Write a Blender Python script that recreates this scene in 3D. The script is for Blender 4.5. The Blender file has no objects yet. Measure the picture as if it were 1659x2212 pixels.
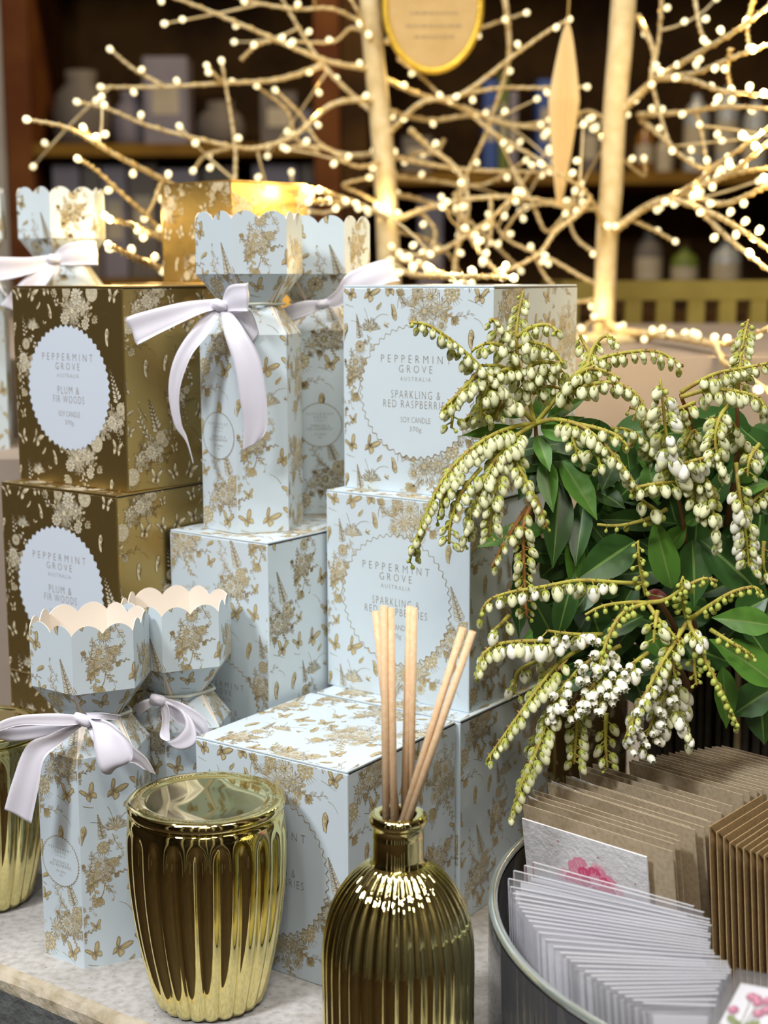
import bpy, bmesh, math, random
import numpy as np
from mathutils import Vector, Matrix

S = bpy.context.scene
C = S.collection
PI = math.pi
R = math.radians
rnd = random.Random(7)

# ------------------------------------------------------------------ camera
CAM_Z = 0.3582
PITCH = 0.160596
ROLL = -0.00267
FPX = 3153.3                      # focal length in pixels of the 1659 x 2212 frame
cam_d = bpy.data.cameras.new('camera')
cam = bpy.data.objects.new('camera', cam_d)
C.objects.link(cam)
cam.matrix_world = Matrix.Translation((0, 0, CAM_Z)) @ Matrix.Rotation(PI / 2 - PITCH, 4, 'X') @ Matrix.Rotation(ROLL, 4, 'Z')
cam_d.sensor_fit = 'VERTICAL'
cam_d.sensor_height = 36.0
cam_d.lens = FPX / 2212 * 36.0
cam_d.clip_start = 0.02
cam_d.clip_end = 60
cam_d.dof.use_dof = True
cam_d.dof.focus_distance = 0.745
cam_d.dof.aperture_fstop = 8.4
S.camera = cam

# ------------------------------------------------------------------ world, lights, exposure
S.view_settings.view_transform = 'Standard'
S.view_settings.look = 'None'
S.view_settings.gamma = 1.0
S.view_settings.use_curve_mapping = False
S.view_settings.exposure = -0.17
S.cycles.use_denoising = True
S.cycles.transparent_max_bounces = 48
S.cycles.max_bounces = 10
S.cycles.caustics_reflective = False
S.cycles.caustics_refractive = False
S.cycles.sample_clamp_indirect = 6.0

world = bpy.data.worlds.new('world')
S.world = world
world.use_nodes = True
world.node_tree.nodes['Background'].inputs[0].default_value = (0.9, 0.92, 1.0, 1)
world.node_tree.nodes['Background'].inputs[1].default_value = 0.05

CEIL = 2.1
def area_light(name, loc, size, power, col, target=(0, 0.8, 0.15), sy=None, shape='DISK'):
    d = bpy.data.lights.new(name, 'AREA')
    d.shape = shape if sy is None else 'RECTANGLE'
    d.size = size
    if sy is not None:
        d.size_y = sy
    d.energy = power
    d.color = col
    o = bpy.data.objects.new(name, d)
    C.objects.link(o)
    o.location = loc
    v = Vector(target) - Vector(loc)
    o.rotation_euler = v.to_track_quat('-Z', 'Y').to_euler()
    return o
# shop lights: a bright track spot up and to the left, a lit panel further back, small downlights
area_light('key_spot', (-1.15, -0.55, 1.75), 0.34, 38, (0.95, 0.975, 1.0))
area_light('ceiling_area', (-0.5, 0.5, CEIL - 0.03), 0.7, 13, (1.0, 0.99, 0.98), (-0.2, 0.9, 0), 0.5)
for i, (x, y) in enumerate([(-0.35, 0.0), (0.25, 0.05), (0.75, 0.35), (-0.9, 0.9), (0.45, -0.5), (0.0, -0.9), (1.2, -0.3), (-0.6, -1.0)]):
    area_light('downlight', (x, y, CEIL - 0.03), 0.09, 3.6, (1.0, 0.96, 0.9), (x * 0.8, y + 0.25, 0))

area_light('ceiling_area', (0.75, 0.15, CEIL - 0.03), 0.5, 11, (1.0, 0.985, 0.96), (0.3, 0.7, 0), 0.5)  # added fill from the right, brightens the sleeved cards
for x, y in ((-0.1, 0.25), (0.28, -0.15), (-0.45, -0.2)):
    area_light('highlight_fill', (x, y, CEIL - 0.035), 0.10, 2.5, (1.0, 0.95, 0.92), (x, y + .2, 0), 0.45)  # added to put larger highlights on the gold bottle
area_light('reflection_fill', (0.1, -1.55, CEIL - 0.03), 0.6, 30, (1.0, 0.93, 0.80), (0.1, -1.7, 0), 0.3)  # added behind the camera to brighten what the gold reflects
area_light('shelf_fill', (0.2, 2.55, CEIL - 0.03), 0.5, 26, (1.0, 0.76, 0.46), (0.1, 3.3, 0.5), 0.15)  # added warm fill that lifts the dark shelves

# ------------------------------------------------------------------ helpers
_cp, _sp = math.cos(PITCH), math.sin(PITCH)
def ray(px, py):
    X, Y = px - 829.5, py - 1106
    c, s = math.cos(-ROLL), math.sin(-ROLL)
    X, Y = c * X - s * Y, s * X + c * Y
    r, u = X / FPX, -Y / FPX
    return (r, _cp + _sp * u, -_sp + _cp * u)
def at(px, py, y):                # the point at depth y seen in direction px, py
    v = ray(px, py)
    t = y / v[1]
    return Vector((v[0] * t, y, CAM_Z + v[2] * t))
def onz(px, py, z):               # the point on the level z seen in direction px, py
    v = ray(px, py)
    t = (z - CAM_Z) / v[2]
    return Vector((v[0] * t, v[1] * t, z))

def mesh(name, verts, faces, mats, mi=None, smooth=False):
    me = bpy.data.meshes.new(name)
    me.from_pydata([tuple(v) for v in verts], [], faces)
    for m in (mats if isinstance(mats, (list, tuple)) else [mats]):
        me.materials.append(m)
    if mi is not None:
        me.polygons.foreach_set('material_index', list(mi))
    if smooth:
        me.polygons.foreach_set('use_smooth', [True] * len(me.polygons))
    me.update()
    return me
def link(name, me, parent=None, loc=None):
    o = bpy.data.objects.new(name, me)
    C.objects.link(o)
    if parent is not None:
        o.parent = parent
    if loc is not None:
        o.location = loc
    return o
def tag(o, label=None, cat=None, group=None, kind=None):
    if label: o['label'] = label
    if cat: o['category'] = cat
    if group: o['group'] = group
    if kind: o['kind'] = kind
    return o
def empty(name, loc=(0, 0, 0), rz=0.0, label=None, cat=None, group=None):
    o = bpy.data.objects.new(name, None)
    C.objects.link(o)
    o.empty_display_size = 0.02
    o.location = loc
    o.rotation_euler = (0, 0, rz)
    return tag(o, label, cat, group)
def copy_tree(o, parent=None):
    c = o.copy()
    C.objects.link(c)
    if parent is not None:
        c.parent = parent
    for ch in list(o.children):
        copy_tree(ch, c)
    return c

class MB:                         # collects geometry for one mesh
    def __init__(s):
        s.v, s.f, s.m = [], [], []
    def add(s, vs, fs, mi=0):
        b = len(s.v)
        s.v += [tuple(v) for v in vs]
        s.f += [tuple(i + b for i in f) for f in fs]
        s.m += [mi] * len(fs) if isinstance(mi, int) else list(mi)
    def box(s, x0, x1, y0, y1, z0, z1, mi=0):
        vs = [(x, y, z) for z in (z0, z1) for y in (y0, y1) for x in (x0, x1)]
        s.add(vs, [(0, 2, 3, 1), (4, 5, 7, 6), (0, 1, 5, 4), (2, 6, 7, 3), (0, 4, 6, 2), (1, 3, 7, 5)], mi)
    def lathe(s, prof, n=24, mi=0, cx=0, cy=0, fn=None):
        vs, fs = [], []
        for i, (r, z) in enumerate(prof):
            for k in range(n):
                a = 2 * PI * k / n
                rr = fn(r, z, a, i) if fn else r
                vs.append((cx + rr * math.cos(a), cy + rr * math.sin(a), z))
        for i in range(len(prof) - 1):
            for k in range(n):
                k2 = (k + 1) % n
                fs.append((i * n + k, i * n + k2, (i + 1) * n + k2, (i + 1) * n + k))
        s.add(vs, fs, mi)
    def tube(s, pts, rad, n=6, mi=0, caps=True):
        pts = [Vector(p) for p in pts]
        m = len(pts)
        rr = rad if isinstance(rad, (list, tuple)) else [rad] * m
        vs, fs = [], []
        up = Vector((0.13, 0.31, 0.94))
        for i, p in enumerate(pts):
            t = (pts[min(i + 1, m - 1)] - pts[max(i - 1, 0)])
            if t.length < 1e-9: t = Vector((0, 0, 1))
            t.normalize()
            a = t.cross(up)
            if a.length < 0.05: a = t.cross(Vector((1, 0, 0)))
            a.normalize()
            b = t.cross(a)
            for k in range(n):
                g = 2 * PI * k / n
                vs.append(p + (a * math.cos(g) + b * math.sin(g)) * rr[i])
        for i in range(m - 1):
            for k in range(n):
                k2 = (k + 1) % n
                fs.append((i * n + k, i * n + k2, (i + 1) * n + k2, (i + 1) * n + k))
        if caps:
            fs.append(tuple(range(n - 1, -1, -1)))
            fs.append(tuple((m - 1) * n + k for k in range(n)))
        s.add(vs, fs, mi)
    def mesh(s, name, mats, smooth=False):
        return mesh(name, s.v, s.f, mats, s.m, smooth)
    def build(s, name, mats, parent=None, smooth=False, loc=None):
        return link(name, s.mesh(name, mats, smooth), parent, loc)

def spline(pts, n):               # Catmull-Rom through the points, n samples per span
    P = [Vector(p) for p in pts]
    if len(P) == 2:
        return [P[0].lerp(P[1], i / n) for i in range(n + 1)]
    out = []
    for i in range(len(P) - 1):
        p0, p1, p2, p3 = P[max(i - 1, 0)], P[i], P[i + 1], P[min(i + 2, len(P) - 1)]
        for k in range(n):
            t = k / n
            out.append(0.5 * ((2 * p1) + (p2 - p0) * t + (2 * p0 - 5 * p1 + 4 * p2 - p3) * t * t + (3 * p1 - p0 - 3 * p2 + p3) * t ** 3))
    out.append(P[-1])
    return out

# ------------------------------------------------------------------ materials
def mat(name, col, rough=0.5, metal=0.0, spec=0.5, emit=None, estr=0.0, sheen=0.0, sss=0.0, trans=0.0, ior=1.45, coat=0.0,
        noise=None, bump=None, alpha=1.0):
    m = bpy.data.materials.new(name)
    m.use_nodes = True
    nt = m.node_tree
    b = nt.nodes['Principled BSDF']
    b.inputs['Base Color'].default_value = (*col, 1)
    b.inputs['Roughness'].default_value = rough
    b.inputs['Metallic'].default_value = metal
    b.inputs['Specular IOR Level'].default_value = spec
    b.inputs['IOR'].default_value = ior
    b.inputs['Transmission Weight'].default_value = trans
    b.inputs['Coat Weight'].default_value = coat
    b.inputs['Sheen Weight'].default_value = sheen
    b.inputs['Alpha'].default_value = alpha
    if sss:
        b.inputs['Subsurface Weight'].default_value = sss
        b.inputs['Subsurface Radius'].default_value = (0.004, 0.004, 0.003)
        b.inputs['Subsurface Scale'].default_value = 0.3
    if emit:
        b.inputs['Emission Color'].default_value = (*emit, 1)
        b.inputs['Emission Strength'].default_value = estr
    tc = None
    if noise or bump:
        tc = nt.nodes.new('ShaderNodeTexCoord')
    if noise:                     # (scale, second colour, low, high[, detail])
        n = nt.nodes.new('ShaderNodeTexNoise')
        n.inputs['Scale'].default_value = noise[0]
        n.inputs['Detail'].default_value = noise[4] if len(noise) > 4 else 4
        nt.links.new(tc.outputs['Object'], n.inputs['Vector'])
        r = nt.nodes.new('ShaderNodeValToRGB')
        r.color_ramp.elements[0].position = noise[2]
        r.color_ramp.elements[1].position = noise[3]
        r.color_ramp.elements[0].color = (*noise[1], 1)
        r.color_ramp.elements[1].color = (*col, 1)
        nt.links.new(n.outputs['Fac'], r.inputs['Fac'])
        nt.links.new(r.outputs['Color'], b.inputs['Base Color'])
    if bump:                      # (scale, strength, distance)
        n = nt.nodes.new('ShaderNodeTexNoise')
        n.inputs['Scale'].default_value = bump[0]
        n.inputs['Detail'].default_value = 3
        nt.links.new(tc.outputs['Object'], n.inputs['Vector'])
        bp = nt.nodes.new('ShaderNodeBump')
        bp.inputs['Strength'].default_value = bump[1]
        bp.inputs['Distance'].default_value = bump[2]
        nt.links.new(n.outputs['Fac'], bp.inputs['Height'])
        nt.links.new(bp.outputs['Normal'], b.inputs['Normal'])
    return m

M_blue = mat('pale_blue_board', (0.63, 0.725, 0.79), 0.42, spec=0.45, bump=(900, 0.08, 0.0004))
M_bronze = mat('bronze_foil_board', (0.52, 0.365, 0.130), 0.36, metal=0.92, bump=(700, 0.06, 0.0004))
M_gold_ink = mat('gold_foil_ink', (0.585, 0.49, 0.275), 0.42, metal=0.0)
M_line_ink = mat('brown_line_ink', (0.33, 0.25, 0.135), 0.45, metal=0.0)
M_cream_ink = mat('cream_ink', (0.70, 0.715, 0.64), 0.42, metal=0.0)
M_champ_ink = mat('champagne_ink', (0.84, 0.74, 0.50), 0.4, metal=0.1)
M_champ2_ink = mat('pale_champagne_ink', (0.88, 0.81, 0.64), 0.4, metal=0.05)
M_umber_ink = mat('umber_line_ink', (0.26, 0.17, 0.06), 0.4, metal=0.6)
M_label_text = mat('label_text_ink', (0.22, 0.17, 0.115), 0.5)
M_label = mat('label_paper', (0.67, 0.745, 0.86), 0.45)
M_inner = mat('cream_inner_board', (0.88, 0.80, 0.71), 0.7, bump=(800, 0.1, 0.0004))
M_seam = mat('board_edge', (0.42, 0.36, 0.28), 0.8)
M_lav = mat('lavender_satin', (0.73, 0.71, 0.81), 0.34, spec=0.7, sheen=0.5, bump=(1800, 0.06, 0.0003))
M_lav_edge = mat('satin_selvedge', (0.86, 0.83, 0.85), 0.45, sheen=0.3)
M_cord = mat('grey_elastic_cord', (0.55, 0.57, 0.50), 0.7)
M_chrome = mat('mirror_gold', (0.84, 0.75, 0.34), 0.035, metal=1.0, bump=(60, 0.02, 0.001))
M_chrome_lid = mat('mirror_gold_lid', (0.80, 0.72, 0.35), 0.05, metal=1.0)
M_emboss = mat('embossed_gold_lettering', (0.95, 0.88, 0.55), 0.2, metal=1.0)
M_dark = mat('dark_inside', (0.02, 0.014, 0.01), 0.5)
M_reed = mat('rattan_reed', (0.83, 0.60, 0.38), 0.7, noise=(500, (0.76, 0.51, 0.29), 0.35, 0.65), bump=(900, 0.2, 0.0005))
M_kraft = mat('kraft_paper', (0.52, 0.42, 0.29), 0.85, noise=(420, (0.41, 0.32, 0.205), 0.30, 0.62, 6), bump=(600, 0.12, 0.0004))
M_kraft2 = mat('ochre_kraft_paper', (0.45, 0.31, 0.15), 0.85, noise=(380, (0.36, 0.24, 0.11), 0.30, 0.62, 6), bump=(600, 0.12, 0.0004))
M_white_card = mat('white_card', (0.82, 0.82, 0.87), 0.7)
M_felt_card = mat('seeded_white_card', (0.80, 0.79, 0.81), 0.85, noise=(260, (0.70, 0.69, 0.71), 0.3, 0.6), bump=(420, 0.5, 0.001))
M_pinks = [mat('pink_petal_print', c, 0.8) for c in ((0.72, 0.10, 0.22), (0.80, 0.30, 0.42), (0.86, 0.52, 0.60), (0.55, 0.04, 0.13))]
M_rose_print = mat('mauve_rose_print', (0.45, 0.12, 0.22), 0.8)
M_green_print = mat('leaf_green_print', (0.22, 0.27, 0.08), 0.8)
M_grey_print = mat('grey_stem_print', (0.35, 0.36, 0.30), 0.8)
M_flora = mat('corolla_cream', (0.70, 0.71, 0.44), 0.55, sss=0.25)
M_flora_g = mat('corolla_green_white', (0.46, 0.50, 0.12), 0.55, sss=0.15)
M_petal = mat('corolla_white', (0.86, 0.85, 0.73), 0.55, sss=0.25)
M_calyx = mat('calyx_green', (0.36, 0.38, 0.06), 0.55)
M_bud = mat('bud_green', (0.42, 0.47, 0.09), 0.5, sss=0.15)
M_stem = mat('raceme_stem', (0.43, 0.40, 0.06), 0.6, noise=(160, (0.33, 0.22, 0.05), 0.30, 0.55))
M_twig = mat('red_brown_stem', (0.22, 0.10, 0.03), 0.6)
M_bract = mat('rusty_bract', (0.36, 0.17, 0.045), 0.7)
M_throat = mat('flower_throat', (0.17, 0.19, 0.045), 0.7)
M_leaf = mat('dark_green_leaf', (0.030, 0.085, 0.018), 0.36, spec=0.5, noise=(55, (0.045, 0.12, 0.022), 0.3, 0.7))
M_leaf2 = mat('fresh_green_leaf', (0.10, 0.24, 0.03), 0.38, spec=0.5, noise=(55, (0.075, 0.19, 0.03), 0.3, 0.7))
M_leafr = mat('red_leaf', (0.13, 0.02, 0.01), 0.4)
M_rib = mat('leaf_midrib', (0.16, 0.27, 0.06), 0.45)
M_bark = mat('paper_wrapped_bark', (0.72, 0.60, 0.36), 0.75, noise=(90, (0.60, 0.47, 0.24), 0.35, 0.65), bump=(120, 0.4, 0.002))
M_wire = mat('copper_wire', (0.62, 0.42, 0.13), 0.35, metal=0.7)
M_led = mat('led_drop', (1, 0.9, 0.6), 0.3, emit=(1.0, 0.86, 0.50), estr=1.4)
M_tag_gold = mat('glitter_gold_rim', (0.75, 0.50, 0.06), 0.4, metal=0.6, bump=(300, 0.5, 0.002))
M_tag_face = mat('tag_cream_face', (0.56, 0.39, 0.17), 0.6, noise=(30, (0.48, 0.32, 0.12), 0.35, 0.7))
M_tissue = mat('gold_tissue', (0.74, 0.56, 0.28), 0.5, sheen=0.3)
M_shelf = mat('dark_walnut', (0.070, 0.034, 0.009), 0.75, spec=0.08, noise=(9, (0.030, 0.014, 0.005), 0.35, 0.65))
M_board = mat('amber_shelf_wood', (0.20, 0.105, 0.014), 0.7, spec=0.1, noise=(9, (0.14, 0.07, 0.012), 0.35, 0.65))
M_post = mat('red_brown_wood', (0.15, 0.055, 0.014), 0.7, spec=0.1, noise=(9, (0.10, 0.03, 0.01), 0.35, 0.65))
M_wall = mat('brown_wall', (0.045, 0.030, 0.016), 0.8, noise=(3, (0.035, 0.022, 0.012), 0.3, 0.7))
M_room = mat('dark_shop_wall', (0.13, 0.105, 0.08), 0.8, noise=(2, (0.025, 0.018, 0.013), 0.3, 0.7))
M_ceil = mat('ceiling_paint', (0.66, 0.58, 0.46), 0.9, noise=(3, (0.60, 0.52, 0.40), 0.3, 0.7))
M_floor = mat('dark_timber_floor', (0.06, 0.035, 0.02), 0.5, noise=(6, (0.03, 0.018, 0.01), 0.3, 0.7))
M_taupe = mat('taupe_plinth', (0.35, 0.285, 0.235), 0.75, noise=(14, (0.31, 0.25, 0.20), 0.3, 0.7))
M_slat = mat('olive_wood', (0.30, 0.235, 0.045), 0.55, noise=(20, (0.24, 0.18, 0.03), 0.3, 0.7))
M_stick = mat('dark_stick', (0.045, 0.032, 0.020), 0.7, noise=(60, (0.018, 0.013, 0.009), 0.35, 0.65))
M_straw = mat('pale_straw', (0.42, 0.33, 0.18), 0.7)
M_soil = mat('potting_soil', (0.015, 0.010, 0.006), 0.9)

def concrete():
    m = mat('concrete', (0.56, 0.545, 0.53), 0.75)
    nt = m.node_tree
    b = nt.nodes['Principled BSDF']
    tc = nt.nodes.new('ShaderNodeTexCoord')
    n1 = nt.nodes.new('ShaderNodeTexNoise'); n1.inputs['Scale'].default_value = 14; n1.inputs['Detail'].default_value = 8
    n2 = nt.nodes.new('ShaderNodeTexNoise'); n2.inputs['Scale'].default_value = 230; n2.inputs['Detail'].default_value = 4
    v = nt.nodes.new('ShaderNodeTexVoronoi'); v.inputs['Scale'].default_value = 120
    r1 = nt.nodes.new('ShaderNodeValToRGB')
    r1.color_ramp.elements[0].position = 0.32; r1.color_ramp.elements[0].color = (0.40, 0.39, 0.37, 1)
    r1.color_ramp.elements[1].position = 0.66; r1.color_ramp.elements[1].color = (0.62, 0.60, 0.59, 1)
    r2 = nt.nodes.new('ShaderNodeValToRGB')
    r2.color_ramp.elements[0].position = 0.30; r2.color_ramp.elements[0].color = (0.72, 0.70, 0.66, 1)
    r2.color_ramp.elements[1].position = 0.60; r2.color_ramp.elements[1].color = (1, 1, 1, 1)
    r3 = nt.nodes.new('ShaderNodeValToRGB')
    r3.color_ramp.elements[0].position = 0.05; r3.color_ramp.elements[0].color = (0.35, 0.33, 0.30, 1)
    r3.color_ramp.elements[1].position = 0.11; r3.color_ramp.elements[1].color = (1, 1, 1, 1)
    x1 = nt.nodes.new('ShaderNodeMix'); x1.data_type = 'RGBA'; x1.blend_type = 'MULTIPLY'; x1.inputs['Factor'].default_value = 1
    x2 = nt.nodes.new('ShaderNodeMix'); x2.data_type = 'RGBA'; x2.blend_type = 'MULTIPLY'; x2.inputs['Factor'].default_value = 0.7
    bp = nt.nodes.new('ShaderNodeBump'); bp.inputs['Strength'].default_value = 0.35; bp.inputs['Distance'].default_value = 0.0012
    for t in (n1, n2, v):
        nt.links.new(tc.outputs['Object'], t.inputs['Vector'])
    nt.links.new(n1.outputs['Fac'], r1.inputs['Fac']); nt.links.new(n2.outputs['Fac'], r2.inputs['Fac'])
    nt.links.new(v.outputs['Distance'], r3.inputs['Fac'])
    nt.links.new(r1.outputs['Color'], x1.inputs[6]); nt.links.new(r2.outputs['Color'], x1.inputs[7])
    nt.links.new(x1.outputs[2], x2.inputs[6]); nt.links.new(r3.outputs['Color'], x2.inputs[7])
    nt.links.new(x2.outputs[2], b.inputs['Base Color'])
    nt.links.new(n2.outputs['Fac'], bp.inputs['Height']); nt.links.new(bp.outputs['Normal'], b.inputs['Normal'])
    return m
M_conc = concrete()
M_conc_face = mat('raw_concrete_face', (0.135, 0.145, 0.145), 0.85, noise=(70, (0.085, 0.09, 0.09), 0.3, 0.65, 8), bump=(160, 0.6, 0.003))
M_conc_edge = mat('worn_concrete_edge', (0.52, 0.46, 0.36), 0.85, noise=(90, (0.36, 0.30, 0.20), 0.35, 0.6, 8), bump=(200, 0.6, 0.002))

def clear_film(name, tint, gloss, milk, rough=0.08):   # clear plastic: mostly see-through, a little milk, a glossy face
    m = bpy.data.materials.new(name)
    m.use_nodes = True
    nt = m.node_tree
    nt.nodes.remove(nt.nodes['Principled BSDF'])
    out = nt.nodes['Material Output']
    tr = nt.nodes.new('ShaderNodeBsdfTransparent'); tr.inputs[0].default_value = (*tint, 1)
    gl = nt.nodes.new('ShaderNodeBsdfGlossy'); gl.inputs['Roughness'].default_value = rough
    df = nt.nodes.new('ShaderNodeBsdfDiffuse'); df.inputs[0].default_value = (0.85, 0.86, 0.93, 1)
    lw = nt.nodes.new('ShaderNodeFresnel'); lw.inputs['IOR'].default_value = gloss
    a = nt.nodes.new('ShaderNodeMixShader'); a.inputs[0].default_value = milk
    b = nt.nodes.new('ShaderNodeMixShader')
    nt.links.new(tr.outputs[0], a.inputs[1]); nt.links.new(df.outputs[0], a.inputs[2])
    nt.links.new(lw.outputs[0], b.inputs[0]); nt.links.new(a.outputs[0], b.inputs[1]); nt.links.new(gl.outputs[0], b.inputs[2])
    nt.links.new(b.outputs[0], out.inputs[0])
    return m
M_film = clear_film('clear_sleeve_film', (0.99, 0.99, 0.995), 1.5, 0.09)
M_film_lip = clear_film('sleeve_fold_lip', (0.97, 0.97, 0.99), 1.6, 0.5, 0.15)
M_glass = clear_film('bowl_glass', (0.95, 0.97, 0.95), 1.28, 0.09, 0.03)
M_glass_rim = mat('bowl_glass_rim', (0.55, 0.66, 0.62), 0.08, trans=0.75, ior=1.45)

# ------------------------------------------------------------------ setting: room, counter, plinths
def struct(o):
    o['kind'] = 'structure'
    return o
def slab(name, x0, x1, y0, y1, z0, z1, m):
    b = MB(); b.box(x0, x1, y0, y1, z0, z1)
    return b.build(name, m)
struct(slab('floor', -3.2, 3.2, -2.4, 4.0, -0.96, -0.90, M_floor))
struct(slab('ceiling', -3.2, 3.2, -2.4, 4.0, CEIL, CEIL + 0.06, M_ceil))
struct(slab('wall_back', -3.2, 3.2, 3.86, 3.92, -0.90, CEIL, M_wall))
struct(slab('wall_left', -3.2, -3.14, -2.4, 3.86, -0.90, CEIL, M_wall))
struct(slab('wall_right', 3.14, 3.2, -2.4, 3.86, -0.90, CEIL, M_room))
struct(slab('wall_front', -3.14, 3.14, -2.4, -2.34, -0.90, CEIL, M_room))

M_reflector = mat('pale_reflector', (0.62, 0.58, 0.48), 0.8, noise=(5, (0.55, 0.50, 0.40), 0.3, 0.7))  # unseen pale posts added for the gold jar and bottle to reflect
for i, (x, y, w) in enumerate(((-1.9, -0.9, .16), (-1.25, -1.6, .12), (-0.70, -1.9, .14), (-0.25, -2.1, .08), (0.22, -2.1, .08), (0.62, -1.7, .10), (1.05, -1.5, .10), (1.5, -0.7, .16), (2.1, 0.6, .16))):
    struct(slab('added_reflector_%d' % (i + 1), x - w / 2, x + w / 2, y - .05, y + .05, -0.90, CEIL, M_reflector))

# concrete counter: its front edge runs from the lower left towards the right and the camera
E0, E1 = Vector((-0.2010, 0.7134)), Vector((-0.1292, 0.6618))
ed = (E1 - E0).normalized()
en = Vector((ed.y, -ed.x))        # points out over the edge
if en.y > 0: en = -en
def edge_pt(t, off=0.0): return E0 + ed * t + en * off
def build_counter():
    root = empty('concrete_counter', (0, 1.2, -0.9), 0, 'long grey concrete counter with a worn front edge carrying the whole display', 'counter')
    top, face, edge = MB(), MB(), MB()
    n = 160
    rr = random.Random(3)
    t0, t1 = -1.0, 0.85
    rows = []
    for i in range(n + 1):
        t = t0 + (t1 - t0) * i / n
        j = [rr.uniform(-1, 1) * 0.0007 for _ in range(6)]
        a = edge_pt(t, -0.007 + j[0]); b = edge_pt(t, -0.003 + j[1]); c = edge_pt(t, 0.0 + j[2])
        rows.append([(a.x, a.y, 0), (b.x, b.y, -0.0012 + j[3]), (c.x, c.y, -0.0045 + j[4]), (edge_pt(t, 0.0).x, edge_pt(t, 0.0).y, -0.010 + j[5]),
                     (edge_pt(t, 0).x, edge_pt(t, 0).y, -0.16)])
    vs = [p for r_ in rows for p in r_]
    fe = []; ff = []
    for i in range(n):
        for k in range(3):
            fe.append((i * 5 + k, i * 5 + 5 + k, i * 5 + 6 + k, i * 5 + 1 + k))
        ff.append((i * 5 + 3, i * 5 + 8, i * 5 + 9, i * 5 + 4))
    edge.add(vs, fe)
    face.add(vs, ff)
    y1 = 2.3
    a0, a1 = rows[0][0], rows[-1][0]
    poly = [r_[0] for r_ in rows] + [(a1[0], y1, 0), (a0[0], y1, 0)]
    top.add(poly, [tuple(range(len(poly)))])
    lo = [(x, y, -0.16) for x, y in ((rows[0][4][0], rows[0][4][1]), (rows[-1][4][0], rows[-1][4][1]), (a1[0], y1), (a0[0], y1))]
    top.add(lo + [(a1[0], a1[1], 0), (a1[0], y1, 0), (a0[0], y1, 0), (a0[0], a0[1], 0)], [(3, 2, 1, 0), (1, 2, 5, 4), (2, 3, 6, 5), (3, 0, 7, 6)])
    off = Vector((0, -1.2, 0.9))
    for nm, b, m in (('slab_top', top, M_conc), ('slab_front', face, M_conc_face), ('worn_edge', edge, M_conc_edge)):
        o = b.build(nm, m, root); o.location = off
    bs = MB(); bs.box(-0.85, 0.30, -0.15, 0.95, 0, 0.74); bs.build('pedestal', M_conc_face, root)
build_counter()
p = slab('display_plinth', -0.62, -0.035, 0.982, 1.115, 0.0, 0.236, M_taupe)
tag(p, 'low taupe plinth hidden behind the bronze boxes, under the cracker boxes', 'plinth')
p = slab('display_plinth', -0.62, 1.25, 1.13, 2.25, 0.0, 0.295, M_taupe)
tag(p, 'wide taupe plinth the two lit trees stand on behind the white flowers', 'plinth')

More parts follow.
